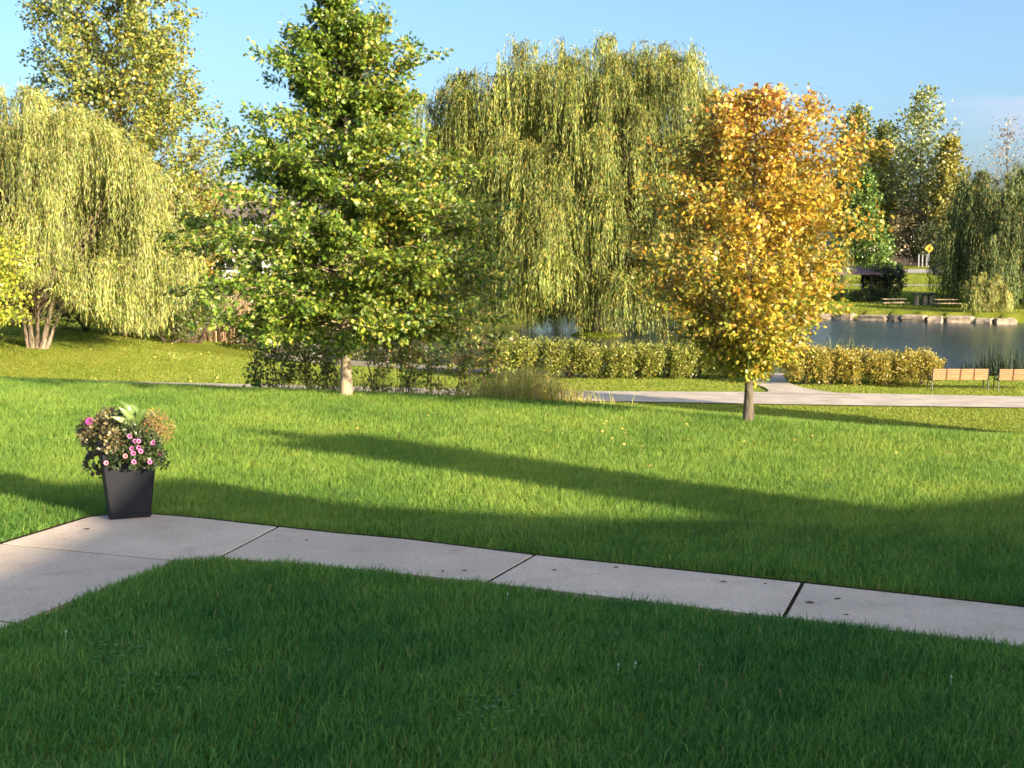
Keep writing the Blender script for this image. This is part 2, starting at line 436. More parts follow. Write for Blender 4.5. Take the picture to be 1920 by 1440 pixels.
area_ = sum(allp[i][0] * allp[(i + 1) % len(allp)][1] - allp[(i + 1) % len(allp)][0] * allp[i][1] for i in range(len(allp)))
if area_ < 0: fl_ = fl_[::-1]
bed = [a_ if f_ else b_ for a_, b_, f_ in zip(inset(allp, 0.004), inset(allp, -0.035), fl_)]
bm_ = MB(); bm_.add([(p[0], p[1], TOP - 0.0045) for p in bed], [tuple(range(len(bed)))])
tag(bm_.build('soil', M_SOIL), kind='structure')

# ------------------------------------------------------------------ grass
def rnd_dirs(n):
    v = rng.normal(size=(n, 3)); return v / np.linalg.norm(v, axis=1, keepdims=True)
def vnoise(x, y, s, seed):
    r = np.random.default_rng(seed); tot = 0
    for k in range(5):
        a = r.uniform(0, 2 * PI); f = r.uniform(.6, 1.7) / s; p = r.uniform(0, 6.28)
        tot = tot + np.sin((x * math.cos(a) + y * math.sin(a)) * f * 2 * PI + p + 1.3 * np.sin((x * math.sin(a) - y * math.cos(a)) * f * 3.1))
    return tot / 5
def blades(name, x, y, z, h, w, lean, cols, seg2, label):
    n = len(x)
    az = rng.uniform(0, 2 * PI, n); la = rng.uniform(0, 2 * PI, n)
    ca, sa = np.cos(az) * w / 2, np.sin(az) * w / 2
    lx, ly = np.cos(la) * lean * h, np.sin(la) * lean * h
    lx = lx + 0.10 * h; ly = ly + 0.05 * h
    if seg2:
        v = np.zeros((n, 5, 3))
        v[:, 0] = np.stack([x - ca, y - sa, z], 1); v[:, 1] = np.stack([x + ca, y + sa, z], 1)
        v[:, 2] = np.stack([x + ca * .8 + lx * .35, y + sa * .8 + ly * .35, z + h * .6], 1)
        v[:, 3] = np.stack([x - ca * .8 + lx * .35, y - sa * .8 + ly * .35, z + h * .6], 1)
        v[:, 4] = np.stack([x + lx, y + ly, z + h * (1 - .35 * lean)], 1)
        i = np.arange(n)[:, None] * 5
        fs = [i + np.array([[0, 1, 2, 3]]), i + np.array([[3, 2, 4]])]
        c = np.repeat(cols, 5, axis=0)
    else:
        v = np.zeros((n, 3, 3))
        v[:, 0] = np.stack([x - ca, y - sa, z], 1); v[:, 1] = np.stack([x + ca, y + sa, z], 1)
        v[:, 2] = np.stack([x + lx, y + ly, z + h * (1 - .3 * lean)], 1)
        fs = [np.arange(n)[:, None] * 3 + np.array([[0, 1, 2]])]
        c = np.repeat(cols, 3, axis=0)
    o = mesh_np(name, v.reshape(-1, 3), fs, c, M_GRASS)
    tag(o, label, 'grass', kind='stuff')
    return o
def grass_cols(n, x, y, base=((0.045, 0.15, 0.032), (0.085, 0.225, 0.042), (0.16, 0.30, 0.055)), far=None):  # near blades coloured darker and bluer to suit the shade
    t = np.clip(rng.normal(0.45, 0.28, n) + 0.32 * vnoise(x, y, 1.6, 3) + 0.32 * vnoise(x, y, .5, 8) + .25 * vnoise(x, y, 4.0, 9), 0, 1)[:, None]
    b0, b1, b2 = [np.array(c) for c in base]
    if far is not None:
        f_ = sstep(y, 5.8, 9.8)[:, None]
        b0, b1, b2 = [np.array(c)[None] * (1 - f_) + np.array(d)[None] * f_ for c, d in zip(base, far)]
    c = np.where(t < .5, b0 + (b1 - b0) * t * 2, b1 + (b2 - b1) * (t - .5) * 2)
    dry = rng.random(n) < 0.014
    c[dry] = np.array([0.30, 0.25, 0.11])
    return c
FARG = ((0.11, 0.22, 0.035), (0.20, 0.33, 0.05), (0.33, 0.41, 0.07))  # yellower colours that put the sunlight into the lawn farther out
# near lawn: rejection sampling inside the view (with a margin) and outside the pavement
def near_pts(y0, y1, dens, margin=1.6):
    wid = lambda yy: 0.41 * yy + margin
    wmax = wid(y1)
    n = int(2 * wmax * (y1 - y0) * dens)
    x = rng.uniform(-wmax, wmax, n); y = rng.uniform(y0, y1, n)
    k = (np.abs(x) < wid(y)) & (y < crest_y(x) + 0.9)
    x, y = x[k], y[k]
    sd = poly_sd(x, y, np.array(bed))
    k = sd > np.abs(rng.normal(0, 0.009, len(x))) - .004
    return x[k], y[k], sd[k]
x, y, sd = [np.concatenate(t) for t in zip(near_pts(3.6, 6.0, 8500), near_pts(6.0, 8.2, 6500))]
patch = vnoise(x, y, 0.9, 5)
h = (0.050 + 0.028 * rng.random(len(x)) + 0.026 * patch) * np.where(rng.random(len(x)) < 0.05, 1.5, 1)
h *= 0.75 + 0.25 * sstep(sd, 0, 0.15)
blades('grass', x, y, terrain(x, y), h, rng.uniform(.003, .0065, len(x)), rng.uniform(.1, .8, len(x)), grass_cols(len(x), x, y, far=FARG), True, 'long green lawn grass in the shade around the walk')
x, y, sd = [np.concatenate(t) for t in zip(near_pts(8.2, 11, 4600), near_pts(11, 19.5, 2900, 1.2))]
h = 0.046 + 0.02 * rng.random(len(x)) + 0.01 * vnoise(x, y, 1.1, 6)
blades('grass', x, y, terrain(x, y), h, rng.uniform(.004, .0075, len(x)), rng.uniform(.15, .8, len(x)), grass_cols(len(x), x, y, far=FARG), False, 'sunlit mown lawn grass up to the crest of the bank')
# park lawn below and beyond the pond
def park_pts(x0, x1, y0, y1, dens):
    n = int((x1 - x0) * (y1 - y0) * dens)
    x = rng.uniform(x0, x1, n); y = rng.uniform(y0, y1, n)
    sd = poly_sd(x, y, pond)
    k = (sd > 1.6) & (y > crest_y(x) + 10)
    return x[k], y[k]
parts_ = [park_pts(-26, 24, 30, 60, 260), park_pts(-36, -8, 60, 84, 90), park_pts(20, 62, 106, 158, 30)]
x, y = [np.concatenate(t) for t in zip(*parts_)]
# keep grass off the paths
def off_path(x, y, obs):
    keep = np.ones(len(x), bool)
    for L in obs: keep &= poly_sd(x, y, np.array(L)) > 0.05
    return keep
pathA = gl([(-500, 728), (0, 728), (480, 738), (780, 745), (1100, 754), (1500, 761), (1920, 767), (2600, 776), (2600, 751), (1920, 744), (1500, 736), (1100, 734), (780, 728), (480, 721), (0, 711), (-500, 711)])
pathB = gl([(1600, 742), (1545, 736), (1500, 728), (1478, 720), (1470, 708), (1468, 700), (1400, 700), (1400, 708), (1415, 722), (1440, 731), (1440, 737), (1380, 740)])
pathC = [G(x_, y_, -3.3)[:2] for x_, y_ in ((330, 668), (420, 671), (600, 679), (800, 690), (960, 700), (1100, 704), (1100, 697), (960, 691), (800, 681), (600, 669), (420, 660), (330, 657))]
k = off_path(x, y, [pathA, pathB, pathC, [(-40, 155.9), (30, 155.9), (60, 156.9), (140, 160), (140, 167), (60, 164), (-40, 163)], [(20, 136.4), (44, 135.9), (70, 134.9), (70, 136.6), (44, 137.6), (20, 138.1)]])
x, y = x[k], y[k]
sc_ = np.where(y > 90, 2.0, 1.0)
blades('grass', x, y, terrain(x, y), rng.uniform(.04, .075, len(x)) * sc_, rng.uniform(.014, .03, len(x)) * sc_, rng.uniform(.3, 1.0, len(x)),
       grass_cols(len(x), x, y * 0.5, ((0.24, 0.32, 0.045), (0.30, 0.37, 0.055), (0.38, 0.40, 0.085))), False, 'short yellowish green park lawn below the bank and beyond the pond')

# ------------------------------------------------------------------ foliage tools
def lobed():
    pts = [(0, 0)]
    prof = [(.10, .05), (.22, .27), (.34, .12), (.50, .36), (.60, .14), (.76, .27), (.84, .1), (1.0, 0.02)]
    L = [(-w, t) for t, w in prof]; R = [(w, t) for t, w in prof]
    v = [(0, 0, 0)] + [(x_, y_, abs(x_) * .25) for x_, y_ in R] + [(x_, y_, abs(x_) * .25) for x_, y_ in reversed(L)]
    n = len(prof)
    fs = []
    for i in range(n - 1):
        fs.append((1 + i, 2 + i, 2 * n - 1 - i, 2 * n - i))
    fs.append((0, 1, 2 * n))
    return np.array(v), fs
LOBED = lobed()
SIMPLE = (np.array([(0, 0, 0), (.28, .38, .07), (.2, .75, .03), (0, 1, -.05), (-.2, .75, .03), (-.28, .38, .07)]), [(0, 1, 2, 3), (0, 3, 4, 5)])
ROUND = (np.array([(0, 0, 0), (.42, .35, .06), (.34, .75, .02), (0, 1, -.04), (-.34, .75, .02), (-.42, .35, .06)]), [(0, 1, 2, 3), (0, 3, 4, 5)])
NARROW = (np.array([(0, 0, 0), (.085, .4, .03), (0, 1, 0), (-.085, .4, .03)]), [(0, 1, 2, 3)])

def unit(v): return v / (np.linalg.norm(v, axis=1, keepdims=True) + 1e-9)
def leaf_mesh(name, pos, axis, nrm, size, cols, tmpl, mat, parent=None, origin=None):
    tv, tf = tmpl
    n = len(pos)
    yv = unit(axis); xv = unit(np.cross(yv, nrm)); zv = np.cross(xv, yv)
    k = len(tv)
    v = pos[:, None, :] + size[:, None, None] * (tv[None, :, 0, None] * xv[:, None, :] + tv[None, :, 1, None] * yv[:, None, :] + tv[None, :, 2, None] * zv[:, None, :])
    fs = {}
    for f in tf: fs.setdefault(len(f), []).append(f)
    base = np.arange(n)[:, None, None] * k
    faces = [(base + np.array(f)[None]).reshape(-1, len(f[0])) for f in fs.values()]
    return mesh_np(name, v.reshape(-1, 3), faces, np.repeat(cols, k, axis=0), mat, parent, False, origin)

def palette(n, pal, w=None, jit=0.18):
    pal = np.array(pal); w = np.array(w, dtype=float) if w is not None else np.ones(len(pal)); w = w / w.sum()
    c = pal[rng.choice(len(pal), n, p=w)]
    return np.clip(c * (1 + jit * rng.normal(size=(n, 1))) * (1 + 0.06 * rng.normal(size=(n, 3))), 0.004, 0.9)

def curve(p0, p1, sag, n=6, wob=0.0):
    t = np.linspace(0, 1, n)[:, None]
    p = p0 + (p1 - p0) * t
    p[:, 2] += sag * 4 * (t * (1 - t))[:, 0]
    if wob: p[1:-1] += rng.normal(size=(n - 2, 3)) * wob
    return p

def broadleaf(name, base, H, trunk_r, prof, label, cat='tree', group=None, n_br=80, n_sub=6, n_cl=5, n_lf=9, cl_r=.12, leaf=.08,
              pal=None, pal_w=None, colfn=None, tmpl=SIMPLE, rise=.35, sag=.05, clear=.5, bark=M_BARK, lmat=M_LEAF, flat=0.35, topbias=1.0,
              depth=1.0, whorl=0, thin=True, twig=True, fill=.25, jitr=(.72, 1.06), up=0.25, br_r=.2, lean=(0, 0), dep=None):
    base = np.asarray(base, dtype=float)
    t = thing(name, base, label, cat, group)
    prof = np.array(prof, dtype=float)
    tk = MB()
    hs = np.linspace(0, H * .97, 12)
    tp = np.stack([base[0] + lean[0] * hs / H + .012 * H * np.sin(hs * 2.1 / H * 3 + base[0]) * (hs / H), base[1] + lean[1] * hs / H + .01 * H * np.cos(hs * 2.7 / H * 3) * (hs / H), base[2] + hs], 1)
    tp[0, 2] -= .12
    rad = trunk_r * (1 - .93 * (hs / (H * .97)) ** .9)
    rad[0] *= 1.35
    tk.tube(tp, list(rad), 10)
    def trunk_at(z): return np.array([np.interp(z, tp[:, 2] - base[2], tp[:, i]) for i in range(3)])
    pts = []; outd = []
    h0, h1 = prof[-1, 0], prof[0, 0]
    hp = prof[::-1]; Rmax = prof[:, 1:].max()
    for i in range(n_br):
        u = (i + rng.random()) / n_br
        h = h0 + (h1 - h0) * u ** topbias
        if whorl:
            uw = (round(u * whorl) + rng.normal(0, .33)) / whorl
            h = h0 + (h1 - h0) * min(max(uw, 0), 1) ** topbias
        az = i * 2.39996 + rng.normal(0, .3)
        c, s = math.cos(az), math.sin(az)
        RL, RR = np.interp(h, hp[:, 0], hp[:, 1]), np.interp(h, hp[:, 0], hp[:, 2])
        wv = (c + 1) / 2
        R = (RL * (1 - wv) + RR * wv) * rng.uniform(*jitr)
        R = max(R, .02)
        rs = rise(h / H) if callable(rise) else rise
        hb = min(max(h - rs * R, clear), H * .95)
        p0 = trunk_at(hb)
        ctr_ = trunk_at(min(h, H * .97))
        p1 = np.array([ctr_[0] + c * R, ctr_[1] + s * R * depth, base[2] + h])
        br = curve(p0, p1, sag * R, 6, .02 * R)
        rb = max(trunk_r * br_r * (1 - .7 * hb / H), trunk_r * .05)
        tk.tube(br, list(np.linspace(rb, rb * .2, 6)), 5, False)
        L = np.linalg.norm(p1 - p0)
        o = (p1 - p0) / (L + 1e-6)
        ns_ = max(2, int(round(n_sub * (.45 + .55 * R / Rmax)))) if thin else n_sub
        for j in range(ns_):
            f = fill + (1 - fill) * (j + rng.random()) / ns_
            q0 = np.array([np.interp(f, np.linspace(0, 1, 6), br[:, k2]) for k2 in range(3)])
            d = o + rng.normal(size=3) * np.array([.75, .75, .75 * flat]) + np.array([0, 0, up * rng.uniform(-.3, 1)])
            d /= np.linalg.norm(d)
            l = L * (.42 - .22 * f) * rng.uniform(.6, 1.2) + cl_r
            q1 = q0 + d * l
            if twig: tk.tube([q0, (q0 + q1) / 2 + rng.normal(size=3) * .04 * l, q1], [rb * .3, rb * .2, rb * .08], 3, False)
            for m in range(n_cl):
                g = (m + rng.random()) / n_cl
                pts.append(q0 + d * l * (.15 + .9 * g)); outd.append(d)
    pts = np.array(pts); outd = np.array(outd)
    pos = np.repeat(pts, n_lf, axis=0); od = np.repeat(outd, n_lf, axis=0)
    n = len(pos)
    pos = pos + rng.normal(size=(n, 3)) * cl_r * np.array([1, 1, .7])
    keep = pos[:, 2] > base[2] + clear * .6
    pos, od = pos[keep], od[keep]; n = len(pos)
    ax = unit(od * .6 + rng.normal(size=(n, 3)) * .7 + np.array([0, 0, -.25]))
    nr = unit(rng.normal(size=(n, 3)) * .75 + np.array([0, 0, .55]) + .35 * od)
    cols = colfn(pos - base, n) if colfn else palette(n, pal, pal_w)
    tk.build('trunk', bark, t, base, smooth=True)
    leaf_mesh('crown', pos, ax, nr, leaf * rng.uniform(.65, 1.25, n), cols, tmpl, lmat, t, base)
    return t

def willow(name, base, Y0, outline, zlow, label, group=None, trunk=None, n_cl=60, n_pl=4, n_st=14, dmax=8.0, Lr=(2.5, 6), leaf=.2, step=.15, pal=None, pal_w=None,
           xr=None, spread=.8, stem_col=(.36, .27, .06), front=.75, ragged=0, inner=.35, bark=M_BARK_DARK, q0=.35):
    """outline: list of (px, py) giving the crown top; zlow: (px, py) giving the lower fringe."""
    base = np.asarray(base, dtype=float)
    t = thing(name, base, label, 'tree', group)
    ol = np.array([[P(x_, y_, Y0)[0], P(x_, y_, Y0)[2]] for x_, y_ in outline])
    lo = np.array([[P(x_, y_, Y0)[0], P(x_, y_, Y0)[2]] for x_, y_ in zlow])
    x0, x1 = ol[0, 0], ol[-1, 0]
    xc = (x0 + x1) / 2; hw = (x1 - x0) / 2
    tk = MB()
    trunk(tk) if trunk else None
    A = []; O = []; INN = []
    for i in range(n_cl):
        xx = x0 + (x1 - x0) * ((i * .61803 + rng.normal(0, .02)) % 1.0)
        zt = np.interp(xx, ol[:, 0], ol[:, 1])
        q = rng.uniform(q0, 1.0) if rng.random() < .82 else rng.uniform(.9, 1.0)
        side = -1 if rng.random() < front else 1
        wid = math.sqrt(max(0.05, 1 - ((xx - xc) / hw) ** 2))
        v = side * math.sqrt(max(0, 1 - q * q)) * dmax * wid
        za = base[2] + (zt - base[2]) * q - .25
        inn = rng.random() < inner
        if inn: v = rng.uniform(-.1, .5) * dmax * wid; za = base[2] + (zt - base[2]) * rng.uniform(.22, .97) - .4; c_sp = 1.5
        else: c_sp = 1.0
        c = np.array([xx, Y0 + v, za])
        out = np.array([(xx - xc) / hw, v / dmax * 1.1 - .2, 0]); out /= (np.linalg.norm(out) + .2)
        # limb to this cluster
        st = np.array([base[0], base[1], base[2] + .25 * (zt - base[2]) * rng.uniform(.5, 1.3)])
        br = curve(st, c + np.array([0, 0, -.3]), .10 * np.linalg.norm(c - st), 7, .05 * np.linalg.norm(c - st) * .4)
        tk.tube(br, list(np.linspace(.022, .006, 7) * (zt - base[2])) if False else list(np.linspace(.085, .015, 7) * (zt - base[2]) / 16), 5, False)
        umb = rng.random() < .7
        INN.append(inn)
        for j in range(n_pl):
            A.append(c + rng.normal(size=3) * np.array([spread, spread, spread * .5]) * (.28 if umb else .3 + j * .3) * c_sp)
            if True:
                A[-1][2] = min(A[-1][2], np.interp(A[-1][0], ol[:, 0], ol[:, 1]) - .1)
            ph_ = rng.uniform(0, 2 * PI)
            O.append(out * .45 + np.array([math.cos(ph_), math.sin(ph_), 0]) * (1.0 if umb else .4))
    A = np.array(A); O = np.array(O)
    lift_ = np.repeat(np.where((rng.random(n_cl) < ragged) & ~np.array(INN), rng.uniform(20, 120, n_cl), 0), n_pl)
    n = len(A) * n_st
    a = np.repeat(A, n_st, axis=0); o = np.repeat(O, n_st, axis=0) + rng.normal(size=(n, 3)) * np.array([.5, .5, 0])
    a = a + rng.normal(size=(n, 3)) * np.array([.12, .12, .12]) * spread
    Ls = np.repeat(rng.uniform(Lr[0], Lr[1], len(A)) * np.repeat(np.where(INN, 1.5, 1.0), n_pl), n_st) * rng.uniform(.55, 1.1, n)
    zl = np.array(zlow, dtype=float)
    fy = np.interp(960 + a[:, 0] / a[:, 1] * F, zl[:, 0], zl[:, 1]) + rng.normal(0, 7, n) - np.repeat(lift_, n_st)
    floor = EYE + (470 - fy) * a[:, 1] / F
    Ls = np.minimum(Ls, np.maximum(a[:, 2] - floor, .3))
    reach = rng.uniform(.1, 1.15, n) * spread
    lift = rng.uniform(.1, .55, n) * spread
    K = np.maximum(3, (Ls / step).astype(int))
    idx = np.repeat(np.arange(n), K)
    first = np.concatenate([[0], np.cumsum(K)[:-1]])
    s = (np.arange(len(idx)) - np.repeat(first, K)) / np.repeat(K, K) + rng.uniform(0, .03, len(idx))
    LL = Ls[idx]
    def path(s):
        dist = s * LL
        e = 1 - np.exp(-dist / .7)
        p = a[idx] + o[idx] * (reach[idx] * e)[:, None]
        p[:, 2] += lift[idx] * np.sin(np.minimum(dist / 1.2, 1) * PI) - np.maximum(dist - .35, 0) - .0
        sway = .06 * np.sin(dist * 1.3 + idx * 1.7)
        p[:, 0] += sway * np.minimum(dist, 2) * .5
        return p
    p0 = path(s); p1 = path(s + .02)
    tang = unit(p1 - p0)
    m = len(p0)
    pos = p0 + rng.normal(size=(m, 3)) * step * .22
    ax = unit(tang + rng.normal(size=(m, 3)) * .2 + np.array([0, 0, -.25]))
    nr = rnd_dirs(m) + np.array([0, 0, .3])
    cols = palette(m, pal, pal_w)
    plc = np.repeat(np.clip(1 + .25 * rng.normal(size=len(A)), .5, 1.7), n_st)[idx][:, None]   # each spray has its own tint
    cols = cols * plc
    sz = leaf * rng.uniform(.7, 1.3, m)
    stem = (rng.random(m) < .10) & (s < .35)
    cols[stem] = np.array(stem_col)
    tk.build('trunk', bark, t, base, smooth=True)
    leaf_mesh('crown', pos, ax, nr, sz, cols, NARROW, M_WILLOW, t, base)
    return t

def bush(name, base, rx, ry, h, label, group=None, cat='shrub', n_spray=110, n_lf=30, leaf=.06, pal=None, pal_w=None, tmpl=SIMPLE, boxy=.6, upr=.7, tuft=.16, lmat=M_LEAF, bark=M_TWIG, stems=10):
    base = np.asarray(base, dtype=float)
    t = thing(name, base, label, cat, group)
    tk = MB(); pos = []; ax = []
    for i in range(n_spray):
        az = rng.uniform(0, 2 * PI); rr_ = rng.random() ** .45
        ex = math.copysign(abs(math.cos(az)) ** boxy, math.cos(az)) * rr_; ey = math.copysign(abs(math.sin(az)) ** boxy, math.sin(az)) * rr_
        topz = h * (1 - .28 * rr_ ** 4) * rng.uniform(.92, 1.0 + tuft)
        zb = rng.uniform(.05, .75) * topz if rng.random() < .75 else .55 * topz
        ln = min(topz - zb, rng.uniform(.25, .6) * h)
        p0 = base + np.array([ex * rx * .92, ey * ry * .92, zb])
        d = np.array([ex * .5 + rng.normal() * .25, ey * .5 + rng.normal() * .25, upr + .3]); d /= np.linalg.norm(d)
        s = rng.random(n_lf)
        pos.append(p0 + d * (s * ln)[:, None] + rng.normal(size=(n_lf, 3)) * leaf * .7)
        ax.append(np.repeat(d[None], n_lf, 0))
        if i < stems:
            tk.tube([base + np.array([ex * .05, ey * .05, -.05]), base + np.array([ex * rx * .6, ey * ry * .6, zb * .6]), p0], [.018 * h, .012 * h, .005 * h], 4, False)
    pos = np.concatenate(pos); ax = np.concatenate(ax); n = len(pos)
    pos[:, 2] = np.maximum(pos[:, 2], base[2] + .03)
    ax = unit(ax * .7 + rng.normal(size=(n, 3)) * .6)
    tk.build('stems', bark, t, base)
    leaf_mesh('foliage', pos, ax, rnd_dirs(n) + np.array([0, -.1, .4]), leaf * rng.uniform(.6, 1.3, n), palette(n, pal, pal_w), tmpl, lmat, t, base)
    return t

# ------------------------------------------------------------------ the green oak
pxm = 15.9 / F
def prof_px(rows, xc, yb, Y):
    k = Y / F
    return [((yb - y_) * k, max(.02, (xc - l) * k), max(.02, (r_ - xc) * k)) for y_, l, r_ in rows]
oak_b = G(650, 742); oak_b[2] = T(oak_b[0], oak_b[1])
oak_rows = [(0, 640, 664), (30, 602, 702), (80, 555, 750), (112, 495, 785), (145, 515, 800), (185, 555, 780), (215, 515, 805), (250, 455, 830), (290, 420, 855),
            (330, 435, 875), (375, 435, 905), (420, 385, 915), (470, 385, 945), (520, 365, 980), (570, 378, 988), (605, 415, 970), (638, 500, 920)]
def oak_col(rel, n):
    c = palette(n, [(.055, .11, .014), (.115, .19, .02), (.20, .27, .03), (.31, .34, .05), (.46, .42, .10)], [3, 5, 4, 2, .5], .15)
    k = (rel[:, 0] > 0.3) & (rng.random(n) < .4)  # right-hand leaves yellowed and brightened: sunlight put into the colour
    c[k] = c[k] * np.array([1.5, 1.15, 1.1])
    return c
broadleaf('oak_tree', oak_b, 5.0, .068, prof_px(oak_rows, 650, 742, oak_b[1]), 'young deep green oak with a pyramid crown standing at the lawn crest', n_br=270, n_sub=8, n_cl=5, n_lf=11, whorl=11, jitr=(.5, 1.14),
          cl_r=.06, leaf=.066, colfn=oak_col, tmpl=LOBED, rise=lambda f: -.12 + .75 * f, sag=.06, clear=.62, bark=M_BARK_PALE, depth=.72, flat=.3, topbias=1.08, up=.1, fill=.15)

# ------------------------------------------------------------------ the orange tree
or_b = G(1403, 790); or_b[2] = T(or_b[0], or_b[1])
or_rows = [(182, 1360, 1450), (200, 1322, 1505), (225, 1295, 1550), (260, 1262, 1585), (330, 1205, 1605), (400, 1185, 1600), (460, 1130, 1615), (520, 1130, 1600), (560, 1185, 1565), (600, 1260, 1520), (640, 1300, 1490), (680, 1350, 1460), (705, 1390, 1420)]
def or_col(rel, n):
    hh = rel[:, 2] / 3.6
    c = palette(n, [(.48, .31, .03), (.42, .21, .025), (.54, .40, .05), (.30, .28, .04), (.20, .16, .04)], [5, 2.5, 4, 2.5, 1.2], .16)
    top = rng.random(n) < np.clip((hh - .68) * 1.9, 0, .6)
    c[top] = palette(int(top.sum()), [(.48, .24, .05), (.38, .16, .045), (.58, .38, .08)], None, .16)
    low = rng.random(n) < np.clip((.54 - hh) * 2.1, 0, .85)
    c[low] = palette(int(low.sum()), [(.34, .33, .04), (.46, .38, .04), (.22, .27, .03)], None, .16)
    left = (rel[:, 0] < -.4) & (rng.random(n) < .45)
    c[left] = palette(int(left.sum()), [(.20, .23, .04), (.34, .24, .05)], None, .15)
    return c
broadleaf('autumn_tree', or_b, 3.62, .052, prof_px(or_rows, 1403, 790, or_b[1]), 'young tree in yellow and orange autumn leaf on the lawn crest', n_br=150, n_sub=8, n_cl=4, n_lf=11, jitr=(.46, 1.04), topbias=.9,
          cl_r=.06, leaf=.055, colfn=or_col, tmpl=LOBED, rise=.75, sag=.04, clear=.55, bark=M_BARK_GREY, flat=.7, up=.3, fill=.28)

# ------------------------------------------------------------------ willows
WPAL = [(.14, .185, .032), (.22, .245, .04), (.29, .29, .085), (.34, .29, .045), (.08, .12, .022)]
def trunk_center(tk):
    b_ = WIL
    for dx, dy, h, r in ((-.2, 0, 9, .55), (.9, .3, 8, .4), (-.9, .2, 8, .38)):
        tk.tube([b_ + np.array([dx * .4, dy, -.9]), b_ + np.array([dx, dy, 2.5]), b_ + np.array([dx * 3, dy * 2, h])], [r * 1.25, r, r * .5], 9)
WIL_B = WIL.copy(); WIL_B[2] = T(WIL[0], WIL[1])
WIL = WIL_B
willow('weeping_willow', WIL_B, 88, [(826, 200), (835, 160), (860, 138), (900, 148), (925, 175), (943, 140), (962, 92), (980, 73), (1005, 84), (1030, 118), (1050, 98), (1080, 100), (1130, 82), (1180, 90), (1240, 98), (1285, 112), (1305, 165), (1345, 190), (1375, 260), (1400, 380)],
       [(820, 600), (900, 590), (960, 585), (1000, 625), (1060, 590), (1100, 640), (1180, 622), (1260, 640), (1330, 640), (1400, 630)],
       'huge weeping willow with a lobed crown rising over the pond', group=None, trunk=trunk_center, n_cl=210, n_pl=8, n_st=13, dmax=9.0, Lr=(1.8, 5.6), leaf=.29, step=.115, pal=WPAL, pal_w=[4, 4, 3, 2, 3], spread=1.2, q0=.12, inner=.5, ragged=.6)

def trunk_left(tk):
    b_ = WL
    for (xa, xb, ys, r) in ((54, 36, 560, .075), (62, 50, 560, .11), (70, 72, 560, .085), (78, 100, 560, .12), (86, 118, 570, .075)):
        p_ = P(xb, ys, WL[1]); q = P(xa, 655, WL[1])
        tk.tube([np.array([q[0], q[1], b_[2] - .15]), (q + p_) / 2, p_, p_ + (p_ - q) * .9 + np.array([0, 0, .6])], [r * 1.35, r, r * .85, r * .45], 9)
WL = GT(68, 653)
willow('weeping_willow', WL, WL[1] + .5, [(-160, 260), (-110, 180), (-60, 152), (0, 148), (40, 168), (80, 188), (120, 200), (160, 216), (200, 236), (235, 258), (258, 284), (275, 325), (288, 380), (296, 440)],
       [(-160, 600), (-20, 590), (25, 562), (70, 545), (110, 558), (150, 600), (210, 615), (260, 632), (285, 605), (310, 575), (320, 560)],
       'pale weeping willow with several leaning stems on the left lawn', trunk=trunk_left, n_cl=120, n_pl=8, n_st=13, dmax=5.5, Lr=(1.3, 3.8), leaf=.21, step=.085, pal=[(.21, .25, .05), (.28, .30, .08), (.36, .34, .15), (.36, .30, .06), (.15, .19, .035)], pal_w=[4, 3, 3, 1.5, 4], spread=.9, inner=.42, bark=M_BARK_TAN, q0=.25)

WR = GT(1880, 572)
def trunk_right(tk):
    b_ = WR
    tk.tube([b_ + np.array([0, 0, -.3]), b_ + np.array([.1, 0, 2.5]), b_ + np.array([.5, .4, 6])], [.55, .42, .28], 9)
    tk.tube([b_ + np.array([0, 0, 1.5]), b_ + np.array([-1.4, 0, 4]), b_ + np.array([-3, .4, 7])], [.35, .28, .15], 8)
willow('weeping_willow', WR, WR[1], [(1788, 410), (1794, 350), (1804, 322), (1818, 325), (1850, 305), (1890, 315), (1920, 300), (1980, 310), (2060, 360), (2090, 430)],
       [(1748, 545), (1780, 560), (1820, 565), (1880, 575), (1960, 585), (2090, 580)],
       'dark weeping willow on the far bank at the right edge', trunk=trunk_right, n_cl=150, n_pl=5, n_st=16, dmax=6, Lr=(3, 7.5), leaf=.30, step=.2, pal=[(.075, .115, .028), (.115, .155, .04), (.17, .20, .06), (.24, .23, .06)], pal_w=[4, 4, 2, 1], spread=.8, q0=.25)
WS = GT(1852, 585)
willow('weeping_willow', WS, WS[1], [(1812, 545), (1822, 518), (1850, 508), (1872, 515), (1888, 540), (1893, 560)], [(1812, 586), (1850, 585), (1893, 586)],
       'small low weeping willow drooping over the far bank stones', n_cl=22, n_pl=3, n_st=16, dmax=1.2, Lr=(1.2, 3.2), leaf=.26, step=.16, pal=[(.20, .24, .05), (.28, .29, .09), (.34, .30, .07)], spread=.4, q0=.5,
       trunk=lambda tk: tk.tube([WS + np.array([0, 0, -.3]), WS + np.array([.1, 0, 1.0]), WS + np.array([.2, .1, 2.2])], [.14, .1, .05], 7))

